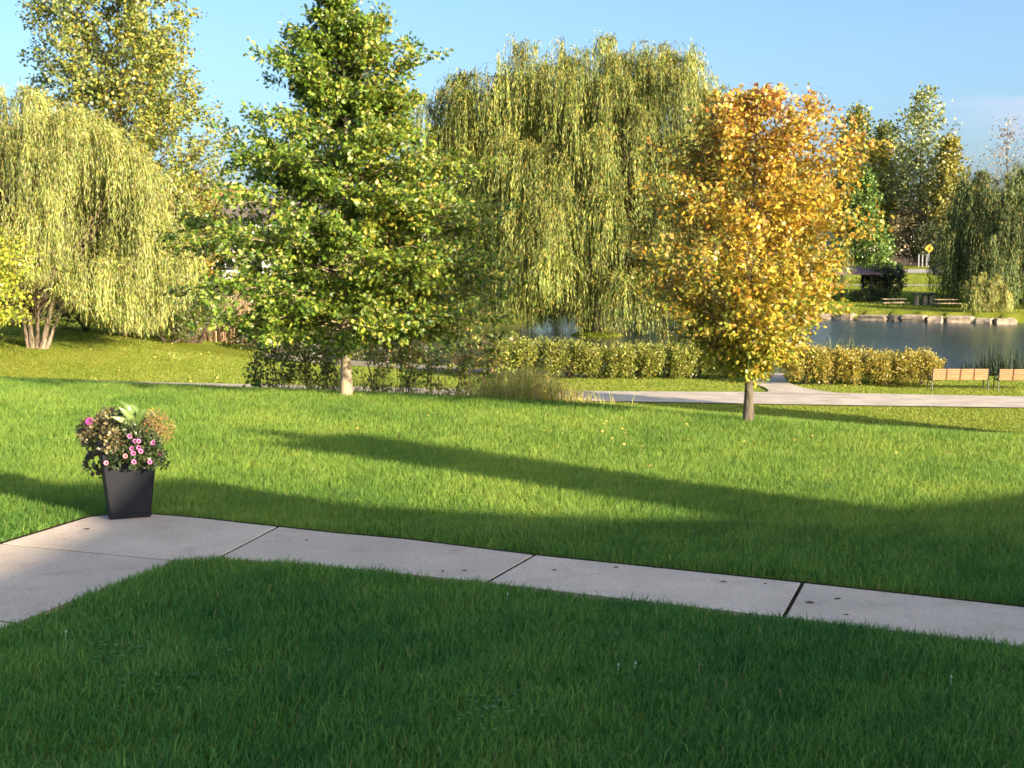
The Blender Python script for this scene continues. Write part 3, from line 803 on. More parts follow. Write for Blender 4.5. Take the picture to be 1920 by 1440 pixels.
# ------------------------------------------------------------------ poplars and other far trees
def poplar_col(pal, w): return lambda rel, n: palette(n, pal, w, .16)
PB = np.array([P(240, 600, 82)[0], 82, T(P(240, 600, 82)[0], 82)])
yb = 470 + (EYE - PB[2]) / 82 * F
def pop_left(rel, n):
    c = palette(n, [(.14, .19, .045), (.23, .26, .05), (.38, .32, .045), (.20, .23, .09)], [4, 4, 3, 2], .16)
    k = (rel[:, 0] < -2.2) & (rng.random(n) < .7)  # left-hand leaves darkened: the side away from the sun, put into the colour
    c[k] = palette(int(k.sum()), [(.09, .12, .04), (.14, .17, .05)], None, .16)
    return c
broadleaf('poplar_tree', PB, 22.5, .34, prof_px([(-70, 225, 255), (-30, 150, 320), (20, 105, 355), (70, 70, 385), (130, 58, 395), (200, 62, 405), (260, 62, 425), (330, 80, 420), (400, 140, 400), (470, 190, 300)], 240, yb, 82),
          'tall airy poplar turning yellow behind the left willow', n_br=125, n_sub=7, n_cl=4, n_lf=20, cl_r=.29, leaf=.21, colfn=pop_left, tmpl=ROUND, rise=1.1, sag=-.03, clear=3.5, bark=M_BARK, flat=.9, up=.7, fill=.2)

def far_poplar(x, y_top, Y, wl, label, pal, w, n_br=70, H=None, base_y=None, n_lf=8, group=None, wid=1.0, leaf=.42, cl=.5, rise=2.4, name='poplar_tree'):
    X = P(x, 500, Y)[0]; b_ = np.array([X, Y, T(X, Y)])
    H = P(x, y_top, Y)[2] - b_[2]
    w_ = wl * Y / F
    pr = [(H, .05 * w_, .05 * w_), (H * .94, .35 * w_, .35 * w_), (H * .8, .75 * w_, .75 * w_), (H * .6, w_, w_), (H * .4, .95 * w_, .95 * w_), (H * .22, .6 * w_, .6 * w_)]
    return broadleaf(name, b_, H, H * .011, pr, label, group=group, n_br=n_br, n_sub=5, n_cl=4, n_lf=n_lf, cl_r=cl, leaf=leaf, pal=pal, pal_w=w, tmpl=ROUND, rise=rise, sag=-.03, clear=H * .12, bark=M_BARK_DARK, flat=1.2, up=.9, fill=.2, jitr=(.6, 1.1))
FP = [(.19, .23, .05), (.28, .28, .05), (.42, .35, .05), (.13, .16, .04)]
far_poplar(1600, 205, 185, 58, 'upright yellow green poplar behind the orange tree', FP, [4, 4, 2, 3], 80)
far_poplar(1652, 235, 190, 40, 'shorter upright poplar between the two taller far poplars', FP, [4, 3, 1, 4], 60)
far_poplar(1722, 168, 182, 68, 'tall thin upright poplar with sky showing through over the road', [(.20, .24, .08), (.28, .31, .11), (.38, .37, .14), (.14, .18, .06)], [4, 4, 2, 3], 75, n_lf=6)
far_poplar(1772, 262, 176, 34, 'golden green poplar on the right flank of the tall thin one', [(.30, .26, .05), (.26, .24, .05), (.18, .19, .045)], [3, 3, 2], 50)
far_poplar(1882, 222, 195, 60, 'nearly bare pale tree above the right edge willow', [(.34, .25, .15), (.26, .22, .12)], [2, 1], 46, n_lf=2, leaf=.3, name='bare_tree')
CT = np.array([P(1618, 500, 140)[0], 140, 0]); CT[2] = T(CT[0], CT[1])
ybc = 470 + (EYE - CT[2]) / 140 * F
broadleaf('linden_tree', CT, 11.6, .18, prof_px([(330, 1610, 1622), (370, 1588, 1636), (420, 1572, 1652), (470, 1562, 1664), (505, 1570, 1668)], 1618, ybc, 140), 'bright green cone shaped tree behind the shelter', n_br=80, n_sub=5, n_cl=4, n_lf=7, cl_r=.3, leaf=.3,
          pal=[(.14, .22, .04), (.19, .27, .06), (.09, .16, .03)], tmpl=ROUND, rise=.6, clear=1.2, bark=M_BARK_DARK)
# darker trees behind the tall poplar and round the houses
for (x, yt, Y, w, lab, pal) in ((1700, 395, 178, 45, 'dark brown leaved tree under the tall thin poplar', [(.20, .15, .08), (.24, .19, .09), (.13, .13, .06)]),
                               (1745, 420, 174, 38, 'dark round tree beside the yellow road sign', [(.08, .10, .04), (.12, .12, .05)]),
                               (370, 360, 100, 62, 'golden yellow tree between left willow and oak', [(.48, .34, .05), (.38, .30, .06), (.25, .23, .05)]),
                               (770, 330, 150, 75, 'dull green tree behind the oak in front of the white house', [(.12, .16, .04), (.2, .21, .06)]),
                               (960, 250, 160, 60, 'green tree far behind the left lobe of the central willow', [(.10, .14, .04), (.16, .18, .05)]),
                               (1180, 260, 165, 80, 'green tree far behind the middle of the central willow', [(.10, .14, .04), (.16, .18, .05)]),
                               (1330, 300, 150, 70, 'green tree far behind the central willow and the orange tree', [(.12, .16, .04), (.2, .2, .05)]),
                               (1480, 300, 160, 70, 'green tree far beyond the pond hidden by orange leaves', [(.11, .15, .04), (.18, .19, .05)]),
                               (-60, 330, 120, 80, 'green tree beyond the left willow at the picture edge', [(.12, .16, .04), (.2, .21, .06)]),
                               (150, 420, 110, 70, 'low green tree standing behind the left willow curtain', [(.10, .14, .04), (.16, .18, .05)])):
    X = P(x, 500, Y)[0]; b_ = np.array([X, Y, T(X, Y)]); H = P(x, yt, Y)[2] - b_[2]; w_ = w * Y / F
    broadleaf('broad_tree', b_, H, H * .014, [(H, .1 * w_, .1 * w_), (H * .88, .6 * w_, .6 * w_), (H * .65, w_, w_), (H * .4, w_, w_), (H * .2, .7 * w_, .7 * w_), (H * .1, .4 * w_, .4 * w_)], lab,
              n_br=60, n_sub=5, n_cl=3, n_lf=8, cl_r=.035 * H + .1, leaf=.022 * H + .1, pal=pal, tmpl=ROUND, rise=.7, clear=H * .07, bark=M_BARK_DARK, twig=False)

# lime coloured small tree at the left edge, nearer than the willow
LB = np.array([P(-75, 640, 50)[0], 50, 0]); LB[2] = T(LB[0], LB[1]); ybl = 470 + (EYE - LB[2]) / 50 * F
broadleaf('lime_tree', LB, 5.6, .09, prof_px([(430, -90, -60), (450, -160, 20), (480, -190, 52), (520, -200, 35), (550, -210, 48), (580, -190, 62), (600, -170, 45)], -75, ybl, 50), 'small lime yellow tree reaching in from the left edge', n_br=70, n_sub=5, n_cl=4, n_lf=7, cl_r=.14, leaf=.13,
          pal=[(.30, .33, .035), (.38, .36, .04), (.22, .27, .03)], tmpl=ROUND, rise=.5, clear=.7, bark=M_BARK, flat=.5)

# ------------------------------------------------------------------ hedges and shrubs in the park
hp = [(.22, .25, .04), (.31, .31, .05), (.40, .35, .07), (.14, .17, .03)]
hg = 'hedge bushes in the left row by the pond'
lx = [958, 1012, 1072, 1132, 1192, 1252, 1312, 1366]
ords = ['first', 'second', 'third', 'fourth', 'fifth', 'sixth', 'seventh', 'last']
for i, x_ in enumerate(lx):
    b_ = G(x_, 713, LOW); b_[1] += .8; b_[2] = T(b_[0], b_[1])
    bush('hedge_bush', b_, .78, .8, 1.55 * rng.uniform(.86, 1.12), 'olive green clipped bush, %s from the left in the row below the central willow' % ords[i], hg, n_spray=300, n_lf=26, leaf=.085, pal=np.array(hp) * rng.uniform(.78, 1.15), pal_w=[4, 4, 2, 3], upr=.8, boxy=.55)
hg2 = 'hedge bushes in the golden row by the benches'
for i, (x_, hh_) in enumerate(((1512, 1.5), (1568, 1.4), (1622, 1.3), (1676, 1.2), (1734, 1.25))):
    b_ = G(x_, 725, LOW); b_[1] += .8; b_[2] = T(b_[0], b_[1])
    bush('hedge_bush', b_, .72, .75, hh_, 'golden olive bush, %s from the left in the row ending at the benches' % ('first', 'second', 'third', 'fourth', 'last')[i], hg2, n_spray=300, n_lf=26, leaf=.08, pal=[(.38, .31, .05), (.44, .31, .05), (.29, .27, .045), (.18, .17, .035)], pal_w=[4, 3, 3, 2], upr=.9, boxy=.55)
# dark undergrowth behind the left willow and along the pond
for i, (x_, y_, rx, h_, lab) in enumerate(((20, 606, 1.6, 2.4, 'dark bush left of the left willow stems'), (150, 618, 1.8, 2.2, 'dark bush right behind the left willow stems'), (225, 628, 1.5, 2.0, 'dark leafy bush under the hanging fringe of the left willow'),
                                      (305, 640, 1.5, 2.6, 'dark bush at the right end of the left willow fringe'), (360, 640, 1.5, 3.3, 'tall dark bush beside the tan reeds'))):
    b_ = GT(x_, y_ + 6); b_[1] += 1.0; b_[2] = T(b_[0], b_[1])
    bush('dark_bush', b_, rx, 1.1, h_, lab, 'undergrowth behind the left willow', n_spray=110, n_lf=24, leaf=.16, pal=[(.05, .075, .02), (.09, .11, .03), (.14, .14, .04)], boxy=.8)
for i, (x_, y_, rx, h_, lab) in enumerate(((500, 668, 1.7, 1.1, 'low dark shrub on the pond edge left of the oak trunk'), (590, 672, 1.7, 1.0, 'low dark shrub on the pond edge just left of the oak trunk'), (690, 678, 1.6, .95, 'low dark shrub on the pond edge right of the oak trunk'), (760, 684, 1.0, .8, 'last low dark shrub before the open water'))):
    b_ = G(x_, y_, -3.4); b_[1] += 1.3; b_[2] = T(b_[0], b_[1])
    bush('pond_shrub', b_, rx, .8, h_, lab, 'low shrubs along the pond edge', n_spray=90, n_lf=22, leaf=.12, pal=[(.06, .075, .02), (.10, .11, .03), (.16, .13, .05)], boxy=.8)
for i, (x_, Y_, rx, h_, lab) in enumerate(((-13, 121, 4, 4.5, 'added dark bush mass on the far shore right of the oak'), (-6, 130, 4, 4, 'added dark bush on the far shore under the left willow lobe'), (1, 130.5, 4, 4.2, 'added dark bush on the far shore left of the big willow trunk'), (8, 129, 4, 4, 'added dark bush on the far shore behind the big willow trunk'), (14.5, 122, 3.6, 3.6, 'added dark bush on the far shore right of the big willow trunk'), (20, 116.5, 3, 2.6, 'added dark bush on the far shore behind the orange leaves'))):  # dark bushes added to darken the bright far bank behind the willow
    bush('added_shore_bush', [x_, Y_, T(x_, Y_)], rx, 1.6, h_, lab, 'added dark bushes along the far shore', n_spray=130, n_lf=26, leaf=.4, pal=[(.06, .085, .025), (.10, .12, .03), (.14, .15, .04)], boxy=.8)
# shrub thicket just behind the crest: open twiggy shrubs
def twiggy(base, h, w, label, dens=1.0, pal=None):
    base = np.asarray(base, dtype=float)
    t = thing('twiggy_shrub', base, label, 'shrub', 'open shrubs along the crest behind the lawn')
    tk = MB(); pos = []; od = []
    for i in range(int(11 * dens)):
        az = rng.uniform(0, 2 * PI); sp = rng.uniform(.2, 1.0) * w
        tip = base + np.array([math.cos(az) * sp, math.sin(az) * sp * .7, h * rng.uniform(.7, 1.05)])
        c = curve(base + np.array([math.cos(az) * .06, math.sin(az) * .06, -.1]), tip, .08, 6, .03)
        tk.tube(c, list(np.linspace(.007, .002, 6)), 4, False)
        for j in range(8):
            f = rng.uniform(.12, 1); q = np.array([np.interp(f, np.linspace(0, 1, 6), c[:, k]) for k in range(3)])
            d = rnd_dirs(1)[0] * np.array([1, 1, .5]) + np.array([0, 0, .45]); d /= np.linalg.norm(d)
            l = rng.uniform(.12, .38)
            tk.tube([q, q + d * l], [.004, .0015], 3, False)
            m = int(9 * dens)
            s = rng.random(m)
            pos.append(q + d * (s * l)[:, None] + rng.normal(size=(m, 3)) * .035); od.append(np.repeat(d[None], m, 0))
    pos = np.concatenate(pos); od = np.concatenate(od); n = len(pos)
    tk.build('stems', M_TWIG, t, base)
    leaf_mesh('foliage', pos, unit(od * .6 + rng.normal(size=(n, 3)) * .6), rnd_dirs(n) + np.array([0, 0, .5]), rng.uniform(.04, .08, n), palette(n, pal or [(.14, .22, .03), (.24, .30, .05), (.38, .32, .08), (.42, .25, .09)], [4, 4, 2, 1]), SIMPLE, M_LEAF, t, base)
tw = [(492, 1.15, .42, 'leftmost open shrub at the crest left of the oak'), (530, 1.25, .42, 'dark stemmed shrub a little left of the oak trunk'), (580, 1.2, .45, 'bushy shrub directly left of the oak trunk'), (620, 1.0, .38, 'low shrub almost touching the oak trunk'),
      (705, 1.1, .4, 'open shrub directly right of the oak trunk'), (760, 1.1, .42, 'reddish twiggy shrub in front of the bright water'), (812, 1.25, .42, 'tallest twiggy shrub in front of the bright water'), (868, 1.15, .42, 'twiggy shrub in front of the sunlit middle bench'), (922, .9, .36, 'small shrub beside the tall yellow grass')]
for x_, h_, w_, lab in tw:
    X = (x_ - 960) * 17.4 / F; Yb = float(crest_y(X)) + rng.uniform(2.0, 3.0)
    X = (x_ - 960) * Yb / F
    twiggy([X, Yb, T(X, Yb)], h_ + .12, w_, lab, .95)

# tall grass clump, reeds
def tall_grass(name, pts, h, w, pal, label, lean=.35, plume=None):
    pts = np.array(pts); n = len(pts)
    hh_ = h * rng.uniform(.4, 1.15, n) * (.55 + .6 * np.exp(-((pts[:, 0] - pts[:, 0].mean()) / (1.3 * pts[:, 0].std())) ** 2)); az = rng.uniform(0, 2 * PI, n); la = rng.uniform(0, 2 * PI, n)
    le = lean * rng.uniform(.2, 1.2, n) * hh_
    v = np.zeros((n, 7, 3)); ca, sa = np.cos(az), np.sin(az)
    for k, (f, ww) in enumerate(((0, 1), (.45, .9), (.8, .55))):
        cx = pts[:, 0] + np.cos(la) * le * f ** 2; cy = pts[:, 1] + np.sin(la) * le * f ** 2; cz = pts[:, 2] + hh_ * (f - .12 * f ** 2 * lean)
        v[:, 2 * k] = np.stack([cx - ca * w * ww, cy - sa * w * ww, cz], 1); v[:, 2 * k + 1] = np.stack([cx + ca * w * ww, cy + sa * w * ww, cz], 1)
    v[:, 6] = np.stack([pts[:, 0] + np.cos(la) * le, pts[:, 1] + np.sin(la) * le, pts[:, 2] + hh_ * (1 - .15 * lean)], 1)
    i = np.arange(n)[:, None] * 7
    cols = np.repeat(palette(n, pal), 7, axis=0)
    o = mesh_np(name, v.reshape(-1, 3), [i + np.array([[0, 1, 3, 2]]), i + np.array([[2, 3, 5, 4]]), i + np.array([[4, 5, 6]])], cols, M_GRASS)
    return tag(o, label, 'grass', kind='stuff')
n = 1500
xs = rng.normal(.18, .40, n); ys = np.array([float(crest_y(v)) for v in xs]) + rng.uniform(.7, 2.0, n)
tall_grass('tall_grass', np.stack([xs, ys, terrain(xs, ys)], 1), .46, .0045, [(.50, .48, .10), (.62, .52, .15), (.38, .42, .08), (.58, .42, .2)], 'tall unmown yellow grass clump at the crest right of the oak', .5)
n = 1100
xs = rng.uniform(-3.6, -.2, n); ys = np.array([float(crest_y(v)) for v in xs]) + rng.uniform(1.6, 3.2, n)
tall_grass('tall_grass', np.stack([xs, ys, terrain(xs, ys)], 1), .42, .003, [(.26, .30, .06), (.36, .35, .10), (.40, .32, .14)], 'rough unmown grass between the shrubs behind the oak', .5)
c0 = G(425, 652, -3.2)
n = 900
xs = rng.normal(c0[0], .9, n); ys = rng.uniform(c0[1] + 1, c0[1] + 4, n)
tall_grass('reeds', np.stack([xs, ys, terrain(xs, ys)], 1), 2.3, .022, [(.50, .33, .22), (.42, .28, .17), (.36, .26, .14)], 'dry tan reeds beside the pond left of the oak', .2)
c0 = G(1800, 690, WATER)
n = 450
xs = rng.normal(c0[0] + .3, 1.0, n); ys = rng.uniform(57.0, 60.0, n)
tall_grass('reeds', np.stack([xs, ys, np.full(n, WATER - .2)], 1), 1.5, .018, [(.025, .045, .018), (.045, .065, .02)], 'dark green rushes behind the benches, standing in for dark reflections in the water', .3)  # blades coloured dark to stand in for reflections on the pond
n = 130
xs = rng.uniform(11.0, 16.6, n); ys = rng.uniform(53.0, 55.5, n)
tall_grass('tall_grass', np.stack([xs, ys, terrain(xs, ys)], 1), 1.6, .014, [(.34, .34, .10), (.25, .28, .08)], 'thin weeds on the bank rising behind the golden hedge', .35)

# ------------------------------------------------------------------ benches
M_SLAT = simple_mat('bench_wood', (0.43, 0.26, 0.13), (0.34, 0.195, 0.09), 18, 0.55, 0.35, bump=0.3, bscale=60, stretch=(.15, 1, 1))
M_IRON = simple_mat('black_iron', (0.022, 0.022, 0.025), (0.03, 0.03, 0.03), 20, 0.45, 0.5)
M_STRAP = simple_mat('bench_strap', (0.24, 0.07, 0.03), (0.16, 0.05, 0.03), 20, 0.6, 0.3)
def bench(loc, label, L=2.0, rz=0.0):
    t = thing('park_bench', loc, label, 'bench', 'slatted benches facing the pond', rz)
    b1 = MB()
    for k in range(6): b1.box((0, -.02 - k * .012, .43 + k * .071), (L, .03, .058), tilt=.16, bev=.006)
    b1.build('backrest', M_SLAT, t)
    b2 = MB()
    for k in range(5): b2.box((0, .07 + k * .085, .40 + .004 * k), (L, .07, .03), bev=.006)
    b2.build('seat', M_SLAT, t)
    for k in (1, 2, 3):
        b3 = MB(); b3.box((-L / 2 + k * L / 4, -.075, .605), (.028, .014, .43), tilt=.16); b3.build('strap', M_STRAP, t)
    for sx in (-1, 1):
        e = MB(); x_ = sx * (L / 2 + .025)
        e.tube([(x_, -.06, 0), (x_, .0, .36), (x_, -.02, .42), (x_, -.10, .88)], .022, 6)
        e.tube([(x_, .46, 0), (x_, .43, .38), (x_, .02, .40)], .022, 6)
        e.tube([(x_, -.05, .62), (x_, .2, .66), (x_, .42, .62), (x_, .45, .40)], .02, 6)
        e.tube([(x_, .06, .40), (x_, .22, .58), (x_, .36, .42)], .013, 6)
        e.build('end_frame', M_IRON, t)
    return t
Yb = 47.6
bl = T(16.5, Yb)
bench((P(1799, 733, Yb)[0], Yb, T(P(1799, 733, Yb)[0], Yb)), 'sunlit wooden bench right of the golden hedge', 2.05)
bench((P(1921, 733, Yb)[0], Yb - .15, T(P(1921, 733, Yb)[0], Yb)), 'sunlit wooden bench cut by the right edge', 2.05, -.03)
xb = P(893, 690, 54.3)[0]
bench((xb, 54.3, T(xb, 54.3)), 'wooden bench glimpsed behind the shrubs right of the oak', 2.0, .06)

# ------------------------------------------------------------------ far bank: stones, tables, shelter, sign, bin, fence
M_ROCK = simple_mat('armour_stone', (0.52, 0.41, 0.29), (0.22, 0.17, 0.13), 2.2, 0.9, 0.15, bump=1.0, bscale=6)
M_ROCKD = simple_mat('dark_stone', (0.16, 0.13, 0.11), (0.10, 0.085, 0.075), 1.6, 0.9, 0.15, bump=1.0, bscale=6)
edge = [(1440, 597), (1505, 597.5), (1562, 598.5), (1605, 600), (1668, 602), (1688, 602.5), (1738, 604), (1770, 604.8), (1828, 606), (1862, 607), (1905, 607.5)]
for i in range(len(edge) - 1):
    a = G(*edge[i], WATER); c = G(*edge[i + 1], WATER)
    w = np.hypot(*(c - a)[:2]); cen = (a + c) / 2
    hgt = .5 * rng.uniform(.85, 1.15)
    dark = (i == 4)
    pts = rng.uniform(-.5, .5, (1, 3))
    mb = MB()
    nxs, rings = 10, []
    vs = []; fs = []
    for zi, (zz, k) in enumerate(((-.35, .92), (.0, 1.0), (.45, 1.0), (.85, .95), (1.0, .78))):
        for q in range(12):
            th = 2 * PI * q / 12
            cx = math.copysign(abs(math.cos(th)) ** .35, math.cos(th)) * w / 2 * 1.0 * k; cy = math.copysign(abs(math.sin(th)) ** .35, math.sin(th)) * .6 * k
            vs.append((cx + rng.normal() * .035, cy + rng.normal() * .05, zz * hgt + rng.normal() * .03))
    for r_ in range(4):
        for q in range(12): fs.append((r_ * 12 + q, r_ * 12 + (q + 1) % 12, r_ * 12 + 12 + (q + 1) % 12, r_ * 12 + 12 + q))
    fs.append(tuple(range(48, 60)))
    ang = math.atan2(c[1] - a[1], c[0] - a[0])
    rot = np.array([[math.cos(ang), -math.sin(ang)], [math.sin(ang), math.cos(ang)]])
    vs = np.array(vs); vs[:, :2] = vs[:, :2] @ rot.T
    mb.add(vs, fs)
    o = mb.build('bank_stone', M_ROCKD if dark else M_ROCK)
    o.location = (cen[0], cen[1] - .1, WATER)
    names = ['far left, half hidden by orange leaves', 'second from the left', 'third from the left', 'just left of the dark stone', '', 'just right of the dark stone', 'second right of the dark stone', 'third right of the dark stone', 'under the small willow', 'at the right end']
    tag(o, 'single dark brown stone in the pale wall of the far bank' if dark else 'pale stone block of the far pond bank, %s' % names[i], 'stone', 'stone blocks edging the far bank')

M_PWOOD = simple_mat('picnic_wood', (0.62, 0.47, 0.28), (0.48, 0.36, 0.21), 8, 0.7, 0.25, stretch=(.2, 1, 1))
M_DARKW = simple_mat('dark_wood', (0.06, 0.045, 0.035), (0.04, 0.03, 0.025), 8, 0.8, 0.2)
def picnic(x_, y_, label, sx=1.0, rz=0.0):
    p_ = GT(x_, y_)
    t = thing('picnic_table', p_, label, 'picnic table', 'picnic tables on the far bank', rz)
    a = MB()
    for k in range(5): a.box((0, -.32 + k * .16, .76), (1.9 * sx, .15, .05), bev=.008)
    a.build('tabletop', M_PWOOD, t)
    for s_ in (-1, 1):
        e = MB()
        for k in range(2): e.box((0, s_ * (.68 + k * .15), .45), (2.2 * sx, .14, .05), bev=.008)
        e.build('seat', M_PWOOD, t)
    for s_ in (-1, 1):
        e = MB(); x0_ = s_ * .65 * sx
        e.tube([(x0_, -.75, 0), (x0_, -.25, .73)], .045, 5); e.tube([(x0_, .75, 0), (x0_, .25, .73)], .045, 5); e.tube([(x0_, -.8, .40), (x0_, .8, .40)], .04, 5)
        e.build('leg_frame', M_DARKW, t)
picnic(1675, 577, 'pale picnic table nearest the round dark shrub', 1.05, .05)
picnic(1772, 578, 'pale picnic table to the right, beside the willow shade', 1.0, -.1)
p_ = GT(1731, 572)
t = thing('stone_table', p_, 'tall dark topped table on thick legs between the picnic tables', 'table')
a = MB(); a.box((0, 0, .98), (1.95, 1.0, .14), bev=.03); a.build('tabletop', simple_mat('slate', (.07, .085, .075), (.05, .06, .055), 4, .7, .3), t)
for x_, wx in ((-.62, .28), (.1, .34), (.62, .28)):
    a = MB(); a.box((x_, 0, .42), (wx, .6, .92), taper=.85, bev=.03); a.build('leg', M_ROCK, t)

SH = GT(1600, 562); SH[0] = P(1598, 560, SH[1])[0]
t = thing('shelter', SH, 'small park shelter with dark posts and a low plum roof', 'shelter')
a = MB()
rw_, rd = 2.3, 1.8
zt = 2.35
a.add([(-rw_, -rd, zt), (rw_, -rd, zt), (rw_, rd, zt), (-rw_, rd, zt), (-rw_, -rd, zt + .12), (rw_, -rd, zt + .12), (rw_, rd, zt + .12), (-rw_, rd, zt + .12), (-.5, 0, zt + .75), (.5, 0, zt + .75)],
      [(3, 2, 1, 0), (0, 1, 5, 4), (1, 2, 6, 5), (2, 3, 7, 6), (3, 0, 4, 7), (4, 5, 9, 8), (5, 6, 9), (6, 7, 8, 9), (7, 4, 8)])
a.build('roof', simple_mat('plum_shingle', (.20, .13, .13), (.15, .10, .10), 3, .85, .2), t)
for sx in (-1, 1):
    for sy in (-1, 1):
        a = MB(); a.box((sx * (rw_ - .95), sy * (rd - .35), 1.15), (.22, .22, 2.5), bev=.02); a.build('post', M_DARKW, t)
b_ = GT(1657, 562); bush('round_shrub', b_, 1.7, 1.5, 3.2, 'round dark shrub right of the shelter', n_spray=170, n_lf=30, leaf=.2, pal=[(.045, .06, .025), (.07, .085, .03), (.10, .11, .04)], boxy=.85)
b_ = GT(1630, 566); bush('low_shrub', b_, 1.6, .8, 1.1, 'low spreading shrub under the shelter and the round shrub', n_spray=90, n_lf=26, leaf=.16, pal=[(.04, .055, .02), (.07, .085, .03)], boxy=.8)

# road sign, bin, bollards, fence
def at_road(x_, Y): X = P(x_, 500, Y)[0]; return np.array([X, Y, T(X, Y)])
M_YEL = simple_mat('sign_yellow', (.80, .50, .02), (.76, .46, .02), 3, .5, .4)
M_BLK = simple_mat('sign_black', (.015, .015, .015), (.02, .02, .02), 3, .6, .3)
M_STEEL = simple_mat('galvanised', (.42, .43, .45), (.34, .35, .37), 10, .5, .5, metal=.6)
sp_ = at_road(1741, 168)
t = thing('road_sign', sp_, 'yellow diamond crossing sign on a post by the far road', 'road sign')
zc = P(1741, 466, 168)[2] - sp_[2]
a = MB(); a.box((0, 0, (zc + .5) / 2), (.07, .07, zc + .5)); a.build('post', M_STEEL, t)
def diamond(rad, y0, y1):
    m_ = MB(); q = [(0, -rad), (rad, 0), (0, rad), (-rad, 0)]
    m_.add([(p[0], y0, zc + p[1]) for p in q] + [(p[0], y1, zc + p[1]) for p in q], [(0, 1, 2, 3), (7, 6, 5, 4)] + [(k, k + 4, (k + 1) % 4 + 4, (k + 1) % 4) for k in range(4)])
    return m_
pl = diamond(.58, -.065, -.045).build('sign_panel', M_YEL, t)
a = MB()
yq = -.072
a.tube([(0, yq, zc + .24), (0, yq + .004, zc + .34)], .06, 8)
a.tube([(0, yq, zc + .2), (-.02, yq, zc - .02)], .055, 6)
a.tube([(-.02, yq, zc), (-.12, yq, zc - .28)], .035, 6); a.tube([(-.02, yq, zc), (.10, yq, zc - .28)], .035, 6)
a.tube([(0, yq, zc + .17), (.13, yq, zc + .04)], .028, 6); a.tube([(0, yq, zc + .17), (-.13, yq, zc + .06)], .028, 6)
o = a.build('symbol', M_BLK, pl)
bp_ = at_road(1755, 153)
t = thing('litter_bin', bp_, 'dark domed litter bin beside the far road', 'bin')
a = MB(); a.tube([(0, 0, 0), (0, 0, .95)], [.36, .42], 12); a.build('body', M_IRON, t)
a = MB(); a.tube([(0, 0, .96), (0, 0, 1.1), (0, 0, 1.22), (0, 0, 1.28)], [.45, .42, .26, .05], 12); a.build('lid', M_IRON, t, smooth=True)
for k, x_ in enumerate((1722, 1729, 1737)):
    q = at_road(x_, 170); a = MB(); a.tube([(0, 0, -.1), (0, 0, 1.6), (0, 0, 1.66)], [.09, .09, .03], 8)
    o = a.build('bollard', M_STEEL); o.location = q
    tag(o, 'pale slim bollard beyond the far road, %s of three' % ('left', 'middle', 'right')[k], 'bollard', 'pale bollards beyond the road')
fq = at_road(1690, 174)
t = thing('board_fence', fq, 'long dark board fence running behind the far road', 'fence')
a = MB()
for k in range(64): a.box((-14 + k * .5, rng.normal() * .01, .7), (.46, .04, 1.3), bev=.01)
a.build('boards', M_DARKW, t)
for k in range(9):
    a = MB(); a.box((-14.25 + k * 4, .1, .75), (.16, .16, 1.6)); a.build('post', M_DARKW, t)

# ------------------------------------------------------------------ houses
M_GLASS = simple_mat('window_glass', (.03, .035, .04), (.05, .055, .06), 2, .08, .6)
M_WHITE = simple_mat('white_trim', (.78, .76, .72), (.70, .68, .65), 4, .6, .3)
def house(loc, w, d, h, rh, wallc, roofc, label, rz=0.0, nw=3):
    t = thing('house', loc, label, 'house', None, rz)
    a = MB(); a.box((0, 0, h / 2 - .5), (w, d, h + 1)); 
    a.add([(-w / 2 + .01, -d / 2 + .01, h), (-w / 2 + .01, d / 2 - .01, h), (-w / 2 + .01, 0, h + rh), (w / 2 - .01, -d / 2 + .01, h), (w / 2 - .01, d / 2 - .01, h), (w / 2 - .01, 0, h + rh)], [(0, 1, 2), (3, 5, 4)])
    wl_ = simple_mat('wall', wallc, tuple(v * .88 for v in wallc), 3, .85, .15, bump=.3, bscale=8)
    a.build('wall', wl_, t)
    rf = simple_mat('roof_shingle', roofc, tuple(v * .75 for v in roofc), 5, .9, .15, bump=.4, bscale=10)
    a = MB(); e = .45
    for s_ in (-1, 1):
        y0, y1 = s_ * (d / 2 + e), 0
        z0 = h - e * rh / (d / 2)
        a.add([(-w / 2 - e, y0, z0 + .03), (w / 2 + e, y0, z0 + .03), (w / 2 + e, y1, h + rh + .03), (-w / 2 - e, y1, h + rh + .03),
               (-w / 2 - e, y0, z0 + .22), (w / 2 + e, y0, z0 + .22), (w / 2 + e, y1, h + rh + .22), (-w / 2 - e, y1, h + rh + .22)],
              [(0, 1, 2, 3), (7, 6, 5, 4), (0, 4, 5, 1), (1, 5, 6, 2), (3, 7, 4, 0)])
    r_ = a.build('roof', rf, t)
    a = MB(); a.box((w * .28, d * .12, h + rh + .3), (.8, .8, 1.6)); a.build('chimney', wl_, r_)
    for fl in range(2 if h > 4.5 else 1):
        for k in range(nw):
            x_ = -w / 2 + (k + .5) * w / nw
            if fl == 0 and k == nw // 2 and nw > 2:
                a = MB(); a.box((x_, -d / 2 - .02, 1.05), (1.0, .08, 2.1)); dd = a.build('door', M_DARKW, t)
                a = MB(); a.tube([(x_ + .36, -d / 2 - .10, 1.0), (x_ + .36, -d / 2 - .10, 1.15)], .03, 6); a.build('handle', M_STEEL, dd)
                continue
            zc_ = 1.6 + fl * 2.8
            a = MB(); a.box((x_, -d / 2 - .015, zc_), (1.5, .05, 1.4)); wd = a.build('window', M_GLASS, t)
            a = MB()
            for dx in (-.79, 0, .79): a.box((x_ + dx, -d / 2 - .03, zc_), (.09, .1, 1.58))
            for dz in (-.74, .74): a.box((x_, -d / 2 - .028, zc_ + dz), (1.49, .09, .1))
            a.build('frame', M_WHITE, wd)
    return t
def hloc(x_, Y): X = P(x_, 500, Y)[0]; return (X, Y, T(X, Y))
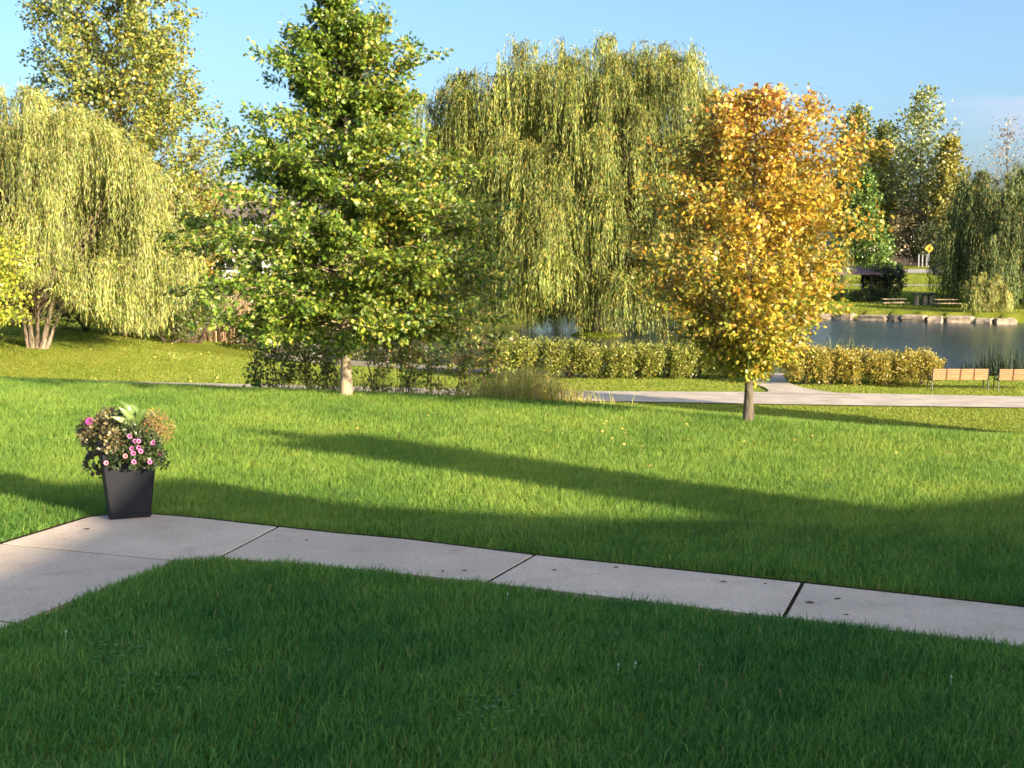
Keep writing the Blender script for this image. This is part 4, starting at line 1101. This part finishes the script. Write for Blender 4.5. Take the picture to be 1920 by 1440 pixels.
house(hloc(385, 150), 11, 9, 6.0, 3.4, (.58, .46, .36), (.42, .17, .08), 'cream house with an orange red roof left of the oak top', .1)
house(hloc(500, 132), 9.5, 8, 5.8, 2.2, (.74, .70, .66), (.19, .15, .13), 'white house with a dark roof seen through the oak leaves', -.05)
house(hloc(870, 138), 9, 8, 5.6, 2.0, (.76, .72, .70), (.13, .12, .12), 'white house seen through the gap right of the oak', .12)
house(hloc(660, 165), 12, 9, 6, 3, (.50, .34, .27), (.16, .13, .12), 'brick house hidden behind the oak crown', 0)
house(hloc(1655, 205), 13, 10, 5.8, 3.6, (.66, .52, .40), (.22, .13, .11), 'cream house with a brown roof beyond the road', .08, 4)
house(hloc(1745, 212), 14, 9, 4.2, 2.2, (.78, .75, .70), (.15, .12, .11), 'low white house beyond the fence and road sign', -.05, 4)

# ------------------------------------------------------------------ flower planter on the corner of the walk
pf = G(242, 973, TOP)
pw_b, pw_t, ph = .275, .385, .53
pb = np.array([pf[0] - .042, pf[1] + pw_b / 2, TOP])
PR = math.radians(21)
t = thing('flower_planter', pb, 'tall black tapered square planter overflowing with flowers on the walk corner', 'planter', None, PR)
m_pot, nt, b, out = new_mat('black_resin')
n, r, src = noise_mix(nt, 6, (.010, .012, .017), (.017, .017, .021), detail=5)
nt.links.new(r.outputs[0], b.inputs['Base Color']); b.inputs['Roughness'].default_value = .55; b.inputs['Specular IOR Level'].default_value = .25
def frustum(m_, w0, w1, z0, z1, bev=.012):
    vs = []
    for w, z in ((w0, z0), (w1, z1)):
        h_ = w / 2
        for sx, sy in ((-1, -1), (1, -1), (1, 1), (-1, 1)):
            if sx * sy > 0: vs += [(sx * h_, sy * (h_ - bev), z), (sx * (h_ - bev), sy * h_, z)]
            else: vs += [(sx * (h_ - bev), sy * h_, z), (sx * h_, sy * (h_ - bev), z)]
    fs = [tuple(range(7, -1, -1)), tuple(range(8, 16))] + [(k, (k + 1) % 8, 8 + (k + 1) % 8, 8 + k) for k in range(8)]
    m_.add(vs, fs)
a = MB(); frustum(a, pw_b - .012, pw_b - .008, 0, .012); frustum(a, pw_b, pw_b + .006, .012, .036)
frustum(a, pw_b - .006, pw_t - .012, .0361, ph - .035)
pot = a.build('pot', m_pot, t)
a = MB(); frustum(a, pw_t + .005, pw_t + .02, ph - .0349, ph); a.build('rim', m_pot, pot)
a = MB(); frustum(a, pw_t - .03, pw_t - .03, ph + .0005, ph + .012); a.build('soil', M_SOIL, t)
k_ = pb[1] / F
c5, s5 = math.cos(-PR), math.sin(-PR)
def loc_px(x_, y_, dy=0.0):               # photo pixel to planter-local point at depth offset dy
    q = P(x_, y_, pb[1] + dy) - pb
    return np.array([q[0] * c5 - q[1] * s5, q[0] * s5 + q[1] * c5, q[2]])
def clump(name, centers, n_each, leaf, pal, w, tmpl, label=None, sp=1.0, upb=.3):
    pos = []; ctrs = []
    for (x_, y_, dy, r_) in centers:
        c = loc_px(x_, y_, dy); m = int(n_each * (r_ / 20.) ** 2)
        d = rnd_dirs(m) * (rng.random((m, 1)) ** .4)
        pos.append(c + d * r_ * k_ * np.array([1, .9, 1])); ctrs.append(np.repeat(c[None], m, 0))
    pos = np.concatenate(pos); ctrs = np.concatenate(ctrs); n = len(pos)
    ax = unit(unit(pos - ctrs) * .8 + rng.normal(size=(n, 3)) * .5 + np.array([0, 0, -.1]))
    o = leaf_mesh(name, pos, ax, rnd_dirs(n) * .7 + np.array([0, -.2, upb]), leaf * rng.uniform(.6, 1.2, n), palette(n, pal, w), tmpl, M_LEAF, t)
    if label: o['label'] = label
    return o
clump('foliage', [(188, 800, -.02, 26), (205, 788, .05, 22), (175, 822, -.04, 22), (200, 826, -.12, 22), (215, 805, -.08, 22), (165, 806, .05, 18), (207, 845, -.18, 12), (205, 832, -.2, 16), (212, 822, -.19, 16), (220, 838, -.2, 14)], 210, .038,
      [(.16, .14, .06), (.24, .20, .08), (.30, .20, .10), (.09, .09, .04)], [4, 3, 2, 3], LOBED, 'bronze olive crinkled foliage on the left')
clump('foliage', [(292, 790, 0, 22), (305, 800, .02, 20), (285, 808, -.06, 20), (310, 812, .0, 14), (275, 790, .05, 20)], 240, .032,
      [(.36, .22, .08), (.44, .24, .08), (.20, .16, .06), (.10, .10, .04)], [3, 3, 2, 2], NARROW, 'feathery russet foliage on the right')
clump('foliage', [(240, 815, -.12, 26), (262, 822, -.15, 26), (285, 832, -.16, 20), (245, 845, -.2, 22), (270, 850, -.2, 22), (225, 850, -.2, 20), (290, 855, -.18, 16), (215, 865, -.2, 14), (255, 865, -.21, 14), (300, 852, -.1, 12), (310, 868, -.08, 8), (282, 866, -.2, 14), (238, 790, .0, 22), (260, 795, .03, 22)], 190, .030,
      [(.045, .075, .025), (.075, .10, .035), (.11, .13, .05)], [4, 3, 2], SIMPLE, 'dark green petunia foliage spilling over the front')
trail = MB(); tl = []
for pts_ in (((190, 850), (176, 852), (165, 848), (162, 858)), ((195, 862), (180, 872), (168, 880), (160, 884)), ((198, 868), (185, 880), (178, 888)), ((192, 840), (172, 845), (163, 862), (164, 872))):
    c = np.array([loc_px(x_, y_, -.05) for x_, y_ in pts_])
    trail.tube(c, .0035, 4)
    for q in np.linspace(0, 1, 26): tl.append(np.array([np.interp(q, np.linspace(0, 1, len(c)), c[:, k]) for k in range(3)]))
st_ = trail.build('trailing_stem', M_TWIG, t)
tl = np.array(tl); n = len(tl)
leaf_mesh('stem_leaves', tl + rng.normal(size=(n, 3)) * .012, rnd_dirs(n) + np.array([0, 0, -.3]), rnd_dirs(n), .032 * rng.uniform(.7, 1.2, n), palette(n, [(.05, .07, .03), (.09, .10, .04), (.10, .06, .05)]), ROUND, M_LEAF, st_)
# canna leaves
def canna(px_, w, dy, col):
    c = np.array([loc_px(x_, y_, dy + d_) for x_, y_, d_ in px_])
    tt = np.linspace(0, 1, 9); ctl = np.linspace(0, 1, len(c))
    p = np.stack([np.interp(tt, ctl, c[:, k]) for k in range(3)], 1)
    prof_ = np.array([.12, .4, .75, .95, 1, .92, .7, .4, .03]) * w / 2
    vs = []; cols = []
    for i in range(9):
        d = p[min(i + 1, 8)] - p[max(i - 1, 0)]; d /= np.linalg.norm(d)
        sd_ = np.cross(d, np.array([.15, -1, .35])); sd_ /= np.linalg.norm(sd_); nn_ = np.cross(sd_, d)
        vs += [p[i] - sd_ * prof_[i] + nn_ * prof_[i] * .35, p[i], p[i] + sd_ * prof_[i] + nn_ * prof_[i] * .35]
        cols += [tuple(v * .8 for v in col), (min(col[0] * 1.5, .6), min(col[1] * 1.4, .6), col[2] * 1.6), tuple(v * .95 for v in col)]
    fs = []
    for i in range(8):
        for k in range(2): fs.append((i * 3 + k, i * 3 + k + 1, i * 3 + 4 + k, i * 3 + 3 + k))
    mesh_np('long_leaf', np.array(vs), [np.array(fs)], np.array(cols), M_LEAF, t, True)
LC = (.12, .19, .045)
canna([(251, 800, 0), (250, 780, -.02), (240, 762, -.04), (222, 750, -.02)], .045, -.02, LC)
canna([(251, 800, 0), (247, 785, -.04), (236, 774, -.08), (222, 763, -.1)], .05, -.04, (.15, .21, .06))
canna([(252, 800, 0), (240, 794, -.06), (226, 787, -.1), (209, 781, -.12)], .046, -.05, (.18, .23, .07))
canna([(252, 802, 0), (258, 788, -.03), (266, 775, -.06), (273, 766, -.06)], .055, -.02, LC)
canna([(252, 800, 0), (266, 785, .02), (280, 775, .03), (294, 773, .02)], .045, .02, (.20, .23, .06))
canna([(252, 800, 0), (256, 778, .05), (252, 765, .08), (244, 757, .1)], .05, .04, (.16, .24, .06))
# petunia flowers
def flower(x_, y_, dy, r_, col, cen):
    c = loc_px(x_, y_, dy)
    nrm = np.array([rng.normal() * .3, -1, rng.uniform(.1, .5)]); nrm /= np.linalg.norm(nrm)
    a_ = np.cross(nrm, [0, 0, 1]); a_ /= np.linalg.norm(a_); b_ = np.cross(a_, nrm)
    R_ = r_ * k_; vs = []; cols = []
    for rr_, off, cc in ((.16, -.45, cen), (.42, -.12, cen), (.58, .05, col), (1.0, .12, tuple(min(.95, v * 1.15) for v in col))):
        for q in range(15):
            th = 2 * PI * q / 15
            wv_ = 1 + (.10 * math.cos(5 * th) if rr_ > .9 else 0)
            vs.append(c + (a_ * math.cos(th) + b_ * math.sin(th)) * rr_ * wv_ * R_ + nrm * off * R_); cols.append(cc)
    fs = []
    for r2 in range(3):
        for q in range(15): fs.append((r2 * 15 + q, r2 * 15 + (q + 1) % 15, r2 * 15 + 15 + (q + 1) % 15, r2 * 15 + 15 + q))
    o = mesh_np('flower', np.array(vs), [np.array(fs), np.array([list(range(14, -1, -1))])], np.array(cols), M_PETAL, t, True)
PK = (.56, .18, .36); PC = (.16, .01, .06)
for (x_, y_, dy) in ((243, 818, -.24), (247, 841, -.29), (260, 839, -.30), (264, 846, -.31), (250, 850, -.31), (251, 866, -.29), (281, 866, -.27), (287, 830, -.25)):
    flower(x_, y_, dy, 4.4, PK, PC)
for (x_, y_, dy, col) in ((260, 827, -.27, (.55, .18, .35)), (253, 827, -.27, (.40, .13, .25)), (299, 851, -.15, (.42, .14, .22)), (235, 855, -.29, (.75, .30, .28)), (199, 868, -.26, (.75, .30, .40))):
    flower(x_, y_, dy, 4.2, col, PC)
flower(167, 790, -.10, 6.8, (.36, .05, .22), (.24, .02, .14))

# ------------------------------------------------------------------ small litter: dry leaves on the slabs, clover, yellow leaves on the park lawn
M_DRY = simple_mat('dry_leaf', (.10, .07, .05), (.05, .036, .028), 60, .8, .2)
lv = [(163, 993, 15, 'left of the planter foot'), (575, 1014, 8, 'small, in the second slab from the planter'), (871, 1071, 14, 'left of the middle joint, at the grass edge'), (1039, 1070, 10, 'just right of the middle joint'), (1156, 1065, 14, 'on the far edge of the middle slab'), (1228, 1066, 9, 'tiny, on the far edge of the middle slab'),
      (1357, 1092, 15, 'large, left of the wide right joint'), (1435, 1096, 8, 'tiny, close left of the wide right joint'), (1519, 1131, 20, 'long twig-like, right of the wide right joint'), (1571, 1124, 17, 'curled, second right of the wide right joint'), (1587, 1154, 12, 'faint, nearest the grass on the right slab'), (830, 1072, 8, 'tiny, half way along the middle slab edge')]
for x_, y_, w_, lab in lv:
    q = G(x_, y_, TOP); k2 = q[1] / F
    L = w_ * k2 * .95; W = L * rng.uniform(.16, .34)
    vs = []; az = rng.uniform(-.5, .5)
    for i, (f, ww) in enumerate(((-.5, .05), (-.25, .8), (.05, 1), (.3, .7), (.5, .03))):
        for s_ in (-1, 0, 1):
            lx_, ly_ = f * L, s_ * W * ww
            vs.append((lx_ * math.cos(az) - ly_ * math.sin(az), lx_ * math.sin(az) + ly_ * math.cos(az), .002 + abs(s_) * .004 * ww + .006 * abs(f)))
    fs = []
    for i in range(4):
        for k in range(2): fs.append((i * 3 + k, i * 3 + k + 1, i * 3 + 4 + k, i * 3 + 3 + k))
    o = mesh_np('dry_leaf', np.array(vs), [np.array(fs)], None, M_DRY); o.location = q
    tag(o, 'dark dry leaf on the concrete walk, ' + lab, 'leaf', 'dry leaves on the walk')
n = 160
xs = np.concatenate([rng.uniform(-32, -10, n), rng.normal(or_b[0] - 1, 1.4, 60)]); ys = np.concatenate([rng.uniform(50, 72, n), rng.normal(or_b[1] - 1.0, .8, 60)])
zs = terrain(xs, ys) + np.concatenate([np.full(n, .08), np.full(60, .05)])
k = (ys > crest_y(xs) + 8) | (ys < crest_y(xs)); xs, ys, zs = xs[k], ys[k], zs[k]; n = len(xs)
o = leaf_mesh('fallen_leaves', np.stack([xs, ys, zs], 1), rnd_dirs(n) * np.array([1, 1, .2]), np.repeat(np.array([[0, -.5, 1.]]), n, 0) + rnd_dirs(n) * .4, np.where(ys > 30, .10, .03), palette(n, [(.55, .45, .10), (.5, .34, .08)]), ROUND, M_LEAF)
tag(o, 'yellow fallen leaves scattered on the lawns', 'leaves', kind='stuff')
pts_c = []
for i in range(12):
    yy_ = rng.uniform(4.2, 9.5); xx_ = rng.uniform(-.42, .42) * yy_
    m_ = int(rng.uniform(15, 60)); pts_c.append(np.stack([rng.normal(xx_, rng.uniform(.05, .16), m_), rng.normal(yy_, rng.uniform(.05, .16), m_)], 1))
pts_c = np.concatenate(pts_c); sdc = poly_sd(pts_c[:, 0], pts_c[:, 1], np.array(bed)); pts_c = pts_c[sdc > .03]; n = len(pts_c)
zc_ = terrain(pts_c[:, 0], pts_c[:, 1]) + rng.uniform(.045, .075, n)
o = leaf_mesh('clover', np.concatenate([np.stack([pts_c[:, 0], pts_c[:, 1], zc_], 1)] * 3), np.concatenate([np.stack([np.cos(a_ + np.arange(n)), np.sin(a_ + np.arange(n)), np.full(n, .12)], 1) for a_ in (0, 2.1, 4.2)]),
              np.repeat(np.array([[0, 0, 1.]]), 3 * n, 0) + .3 * rnd_dirs(3 * n), rng.uniform(.010, .018, 3 * n), palette(3 * n, [(.10, .24, .07), (.14, .29, .09), (.08, .19, .05)]), ROUND, M_GRASS)
tag(o, 'small clover patches scattered in the near lawn', 'clover', kind='stuff')
M_CLOVER = simple_mat('clover_white', (.45, .48, .40), (.36, .40, .28), 80, .8, .2)
for x_, y_, lab in ((950, 1113, 'near the walk below the middle joint'), (1158, 1246, 'smaller of the two close together right of centre'), (1190, 1243, 'larger of the two close together right of centre'), (1782, 1269, 'alone in the right foreground grass'), (122, 1184, 'pale, in the left foreground grass near the walk')):
    q = G(x_, y_, .06); a = MB()
    a.tube([(0, 0, -.06), (.003, 0, -.01)], .0012, 4)
    a.tube([(.003, 0, -.007), (.003, 0, -.003), (.003, 0, .002), (.003, 0, .006)], [.002, .005, .005, .0015], 8)
    o = a.build('clover_flower', M_CLOVER); o.location = q
    tag(o, 'small white clover flower ' + lab, 'flower', 'clover flowers in the lawn')

# ------------------------------------------------------------------ the building behind the viewer, whose shadow lies over the lawn
D0 = 12.0
def ua(x_, y_):
    q = G(x_, y_)[:2]; return float(q @ SHN), float(q @ SHV)
pu, pa = float(pb[:2] @ SHN), float(pb[:2] @ SHV)
roofline = [(-3.5, 5.2), (1.6, 6.0)] + [ua(0, 1066), ua(160, 990), (pu - .12, pa + .5), (pu + .14, pa + 1.7), ua(352, 898), ua(450, 916), ua(640, 948), ua(900, 963), ua(1212, 976), ua(1400, 962), ua(1600, 958), ua(1920, 921)]
ul = roofline[-1]
roofline += [(ul[0] + 3, ul[1] - .2), (ul[0] + 4.5, ul[1] - 1.0)]
roofline.sort()
def uh(u, a_, back=0.0):
    q = SHN * u - SHV * (D0 + back); return np.array([q[0], q[1], (a_ + D0) * TAN_E])
bo = uh(6, 5); bo[2] = 0
t = thing('brick_house', bo, 'long brick house behind the viewer that shades the lawn', 'house')
def profile_prism(pts2, z0s, depth0, depth1):
    m_ = MB(); n_ = len(pts2)
    vs = []
    for bk in (depth0, depth1):
        for (u, a_), z0 in zip(pts2, z0s):
            q = uh(u, a_, bk); vs += [(q[0], q[1], z0 if z0 is not None else q[2] - .25), (q[0], q[1], q[2])]
    fs = []
    for i in range(n_ - 1):
        a0 = 2 * i; a1 = 2 * n_ + 2 * i
        fs += [(a0, a0 + 2, a0 + 3, a0 + 1), (a1, a1 + 1, a1 + 3, a1 + 2), (a0 + 1, a0 + 3, a1 + 3, a1 + 1), (a0, a1, a1 + 2, a0 + 2)]
    fs += [(0, 1, 2 * n_ + 1, 2 * n_), (2 * n_ - 2, 4 * n_ - 2, 4 * n_ - 1, 2 * n_ - 1)]
    m_.add(vs, fs); return m_
wall_line = [(u, a_ - 1.0) for u, a_ in roofline]
M_BRICK = simple_mat('brick', (.36, .19, .13), (.28, .15, .11), 6, .9, .15, bump=.4, bscale=30)
profile_prism(wall_line, [-.5] * len(wall_line), .3, 11).build('wall', M_BRICK, t, bo)
rfo = profile_prism(roofline, [None] * len(roofline), 0, 11.4).build('roof', simple_mat('grey_shingle', (.14, .13, .125), (.10, .095, .09), 5, .9, .15), t, bo)
tip = ua(457, 813); lo_u = ua(720, 872)[0]; hi_u = ua(733, 825)[0]; cw = hi_u - lo_u - .06
a = MB()
cu = (lo_u + hi_u) / 2; ct_ = (tip[1] + D0) * TAN_E; cb = (4.0 + D0) * TAN_E
q = uh(cu, 0, .8)
ang = math.atan2(SHN[1], SHN[0])
extra = .8 * TAN_E
a.box((q[0], q[1], (ct_ - .35 + cb) / 2 + extra), (cw, .6, ct_ - .35 - cb), rz=ang)
a.box((q[0], q[1], ct_ - .35 + .02 + extra), (cw + .1, .7, .1), rz=ang)
a.tube([(q[0], q[1], ct_ - .3 + extra), (q[0], q[1], ct_ + extra)], [.17, .13], 10)
a.build('chimney', M_BRICK, rfo, bo)
for k in range(7):
    for fl in range(1):
        u = -2.2 + k * 2.5
        q = uh(u, 0, .28)
        a = MB(); a.box((q[0], q[1], 1.7 + fl * 2.9), (1.4, .06, 1.5), rz=ang); wd = a.build('window', M_GLASS, t, bo)
        a = MB()
        for dx in (-.74, .74): a.box((q[0] + math.cos(ang) * dx, q[1] + math.sin(ang) * dx, 1.7 + fl * 2.9), (.08, .12, 1.6), rz=ang)
        a.build('frame', M_WHITE, wd, bo)

# slim tree off to the right; its shadow lies across the park lawn
e0 = G(1575, 786, LOW); 
cb_ = np.array([e0[0] - SHV[0] * 10.5, e0[1] - SHV[1] * 10.5]); cz_ = T(cb_[0], cb_[1])
broadleaf('column_tree', [cb_[0], cb_[1], cz_], 6.2, .09, [(6.2, .08, .08), (5.5, .5, .5), (4, .8, .8), (2.6, .75, .75), (1.6, .3, .3)], 'slim column shaped tree beyond the right edge', n_br=80, n_sub=5, n_cl=4, n_lf=16, cl_r=.13, leaf=.17,
          pal=[(.12, .17, .04), (.2, .2, .05)], tmpl=ROUND, rise=1.2, clear=1.4)

# ------------------------------------------------------------------ camera, light, sky
cam = bpy.data.cameras.new('camera'); co = bpy.data.objects.new('camera', cam); COL.objects.link(co)
cam.sensor_width = 36; cam.lens = F / 1920 * 36; cam.clip_end = 6000; cam.clip_start = .05
co.location = (0, 0, EYE); co.rotation_euler = (PI / 2 - PITCH, 0, 0)
scene.camera = co
sl = bpy.data.lights.new('sun', 'SUN'); sl.energy = 5.0; sl.angle = math.radians(.45); sl.color = (1.0, .86, .63)
so = bpy.data.objects.new('sun', sl); COL.objects.link(so)
d = Vector((SHV[0] * math.cos(SUN_EL), SHV[1] * math.cos(SUN_EL), -math.sin(SUN_EL)))
so.rotation_euler = d.to_track_quat('-Z', 'Y').to_euler(); so.location = (30, -30, 30)
w = bpy.data.worlds.new('World'); scene.world = w; w.use_nodes = True
nt = w.node_tree; bg = nt.nodes['Background']
sky = nt.nodes.new('ShaderNodeTexSky'); sky.sky_type = 'NISHITA'; sky.sun_disc = False
sky.sun_elevation = SUN_EL; sky.sun_rotation = math.atan2(-SHV[0], -SHV[1])
sky.air_density = .7; sky.dust_density = 3.0; sky.ozone_density = 2.4
# a few thin low clouds towards the right
tc = nt.nodes.new('ShaderNodeTexCoord')
sepx = nt.nodes.new('ShaderNodeSeparateXYZ'); nt.links.new(tc.outputs['Generated'], sepx.inputs[0])
mp = nt.nodes.new('ShaderNodeMapping'); mp.inputs['Scale'].default_value = (5, 5, 30)
nt.links.new(tc.outputs['Generated'], mp.inputs[0])
cn = nt.nodes.new('ShaderNodeTexNoise'); cn.inputs['Scale'].default_value = 1.0; cn.inputs['Detail'].default_value = 6
nt.links.new(mp.outputs[0], cn.inputs['Vector'])
cr = nt.nodes.new('ShaderNodeValToRGB'); cr.color_ramp.elements[0].position = .5; cr.color_ramp.elements[1].position = .72
nt.links.new(cn.outputs[0], cr.inputs[0])
def mrange(sock, a0, a1, b0, b1):
    m_ = nt.nodes.new('ShaderNodeMapRange'); m_.interpolation_type = 'SMOOTHSTEP'
    for k_, v_ in zip(('From Min', 'From Max', 'To Min', 'To Max'), (a0, a1, b0, b1)): m_.inputs[k_].default_value = v_
    nt.links.new(sock, m_.inputs['Value']); return m_.outputs[0]
def mul(a_, b_):
    m_ = nt.nodes.new('ShaderNodeMath'); m_.operation = 'MULTIPLY'; nt.links.new(a_, m_.inputs[0]); nt.links.new(b_, m_.inputs[1]); return m_.outputs[0]
msk = mul(mul(mrange(sepx.outputs[0], .28, .38, 0, .55), mrange(sepx.outputs[2], .12, .15, 1, 0)), cr.outputs[0])
mixw = nt.nodes.new('ShaderNodeMixRGB'); mixw.inputs[2].default_value = (2.6, 2.6, 3.2, 1)
hsv = nt.nodes.new('ShaderNodeHueSaturation'); hsv.inputs['Hue'].default_value = 0.491; hsv.inputs['Saturation'].default_value = 1.03; hsv.inputs['Value'].default_value = 1.0
nt.links.new(sky.outputs[0], hsv.inputs['Color'])
nt.links.new(msk, mixw.inputs[0]); nt.links.new(hsv.outputs[0], mixw.inputs[1]); nt.links.new(mixw.outputs[0], bg.inputs['Color'])
bg.inputs['Strength'].default_value = 0.118

vs_ = scene.view_settings
vs_.view_transform = 'Standard'; vs_.look = 'None'; vs_.exposure = 1.48; vs_.gamma = 1.0
scene.render.engine = 'CYCLES'
c = scene.cycles
c.max_bounces = 6; c.diffuse_bounces = 3; c.glossy_bounces = 3; c.transmission_bounces = 3
c.use_adaptive_sampling = True; c.adaptive_threshold = .015
c.use_denoising = True; c.pixel_filter_type = 'BLACKMAN_HARRIS'; c.filter_width = 1.65
try: c.denoising_prefilter = 'ACCURATE'
except Exception: pass
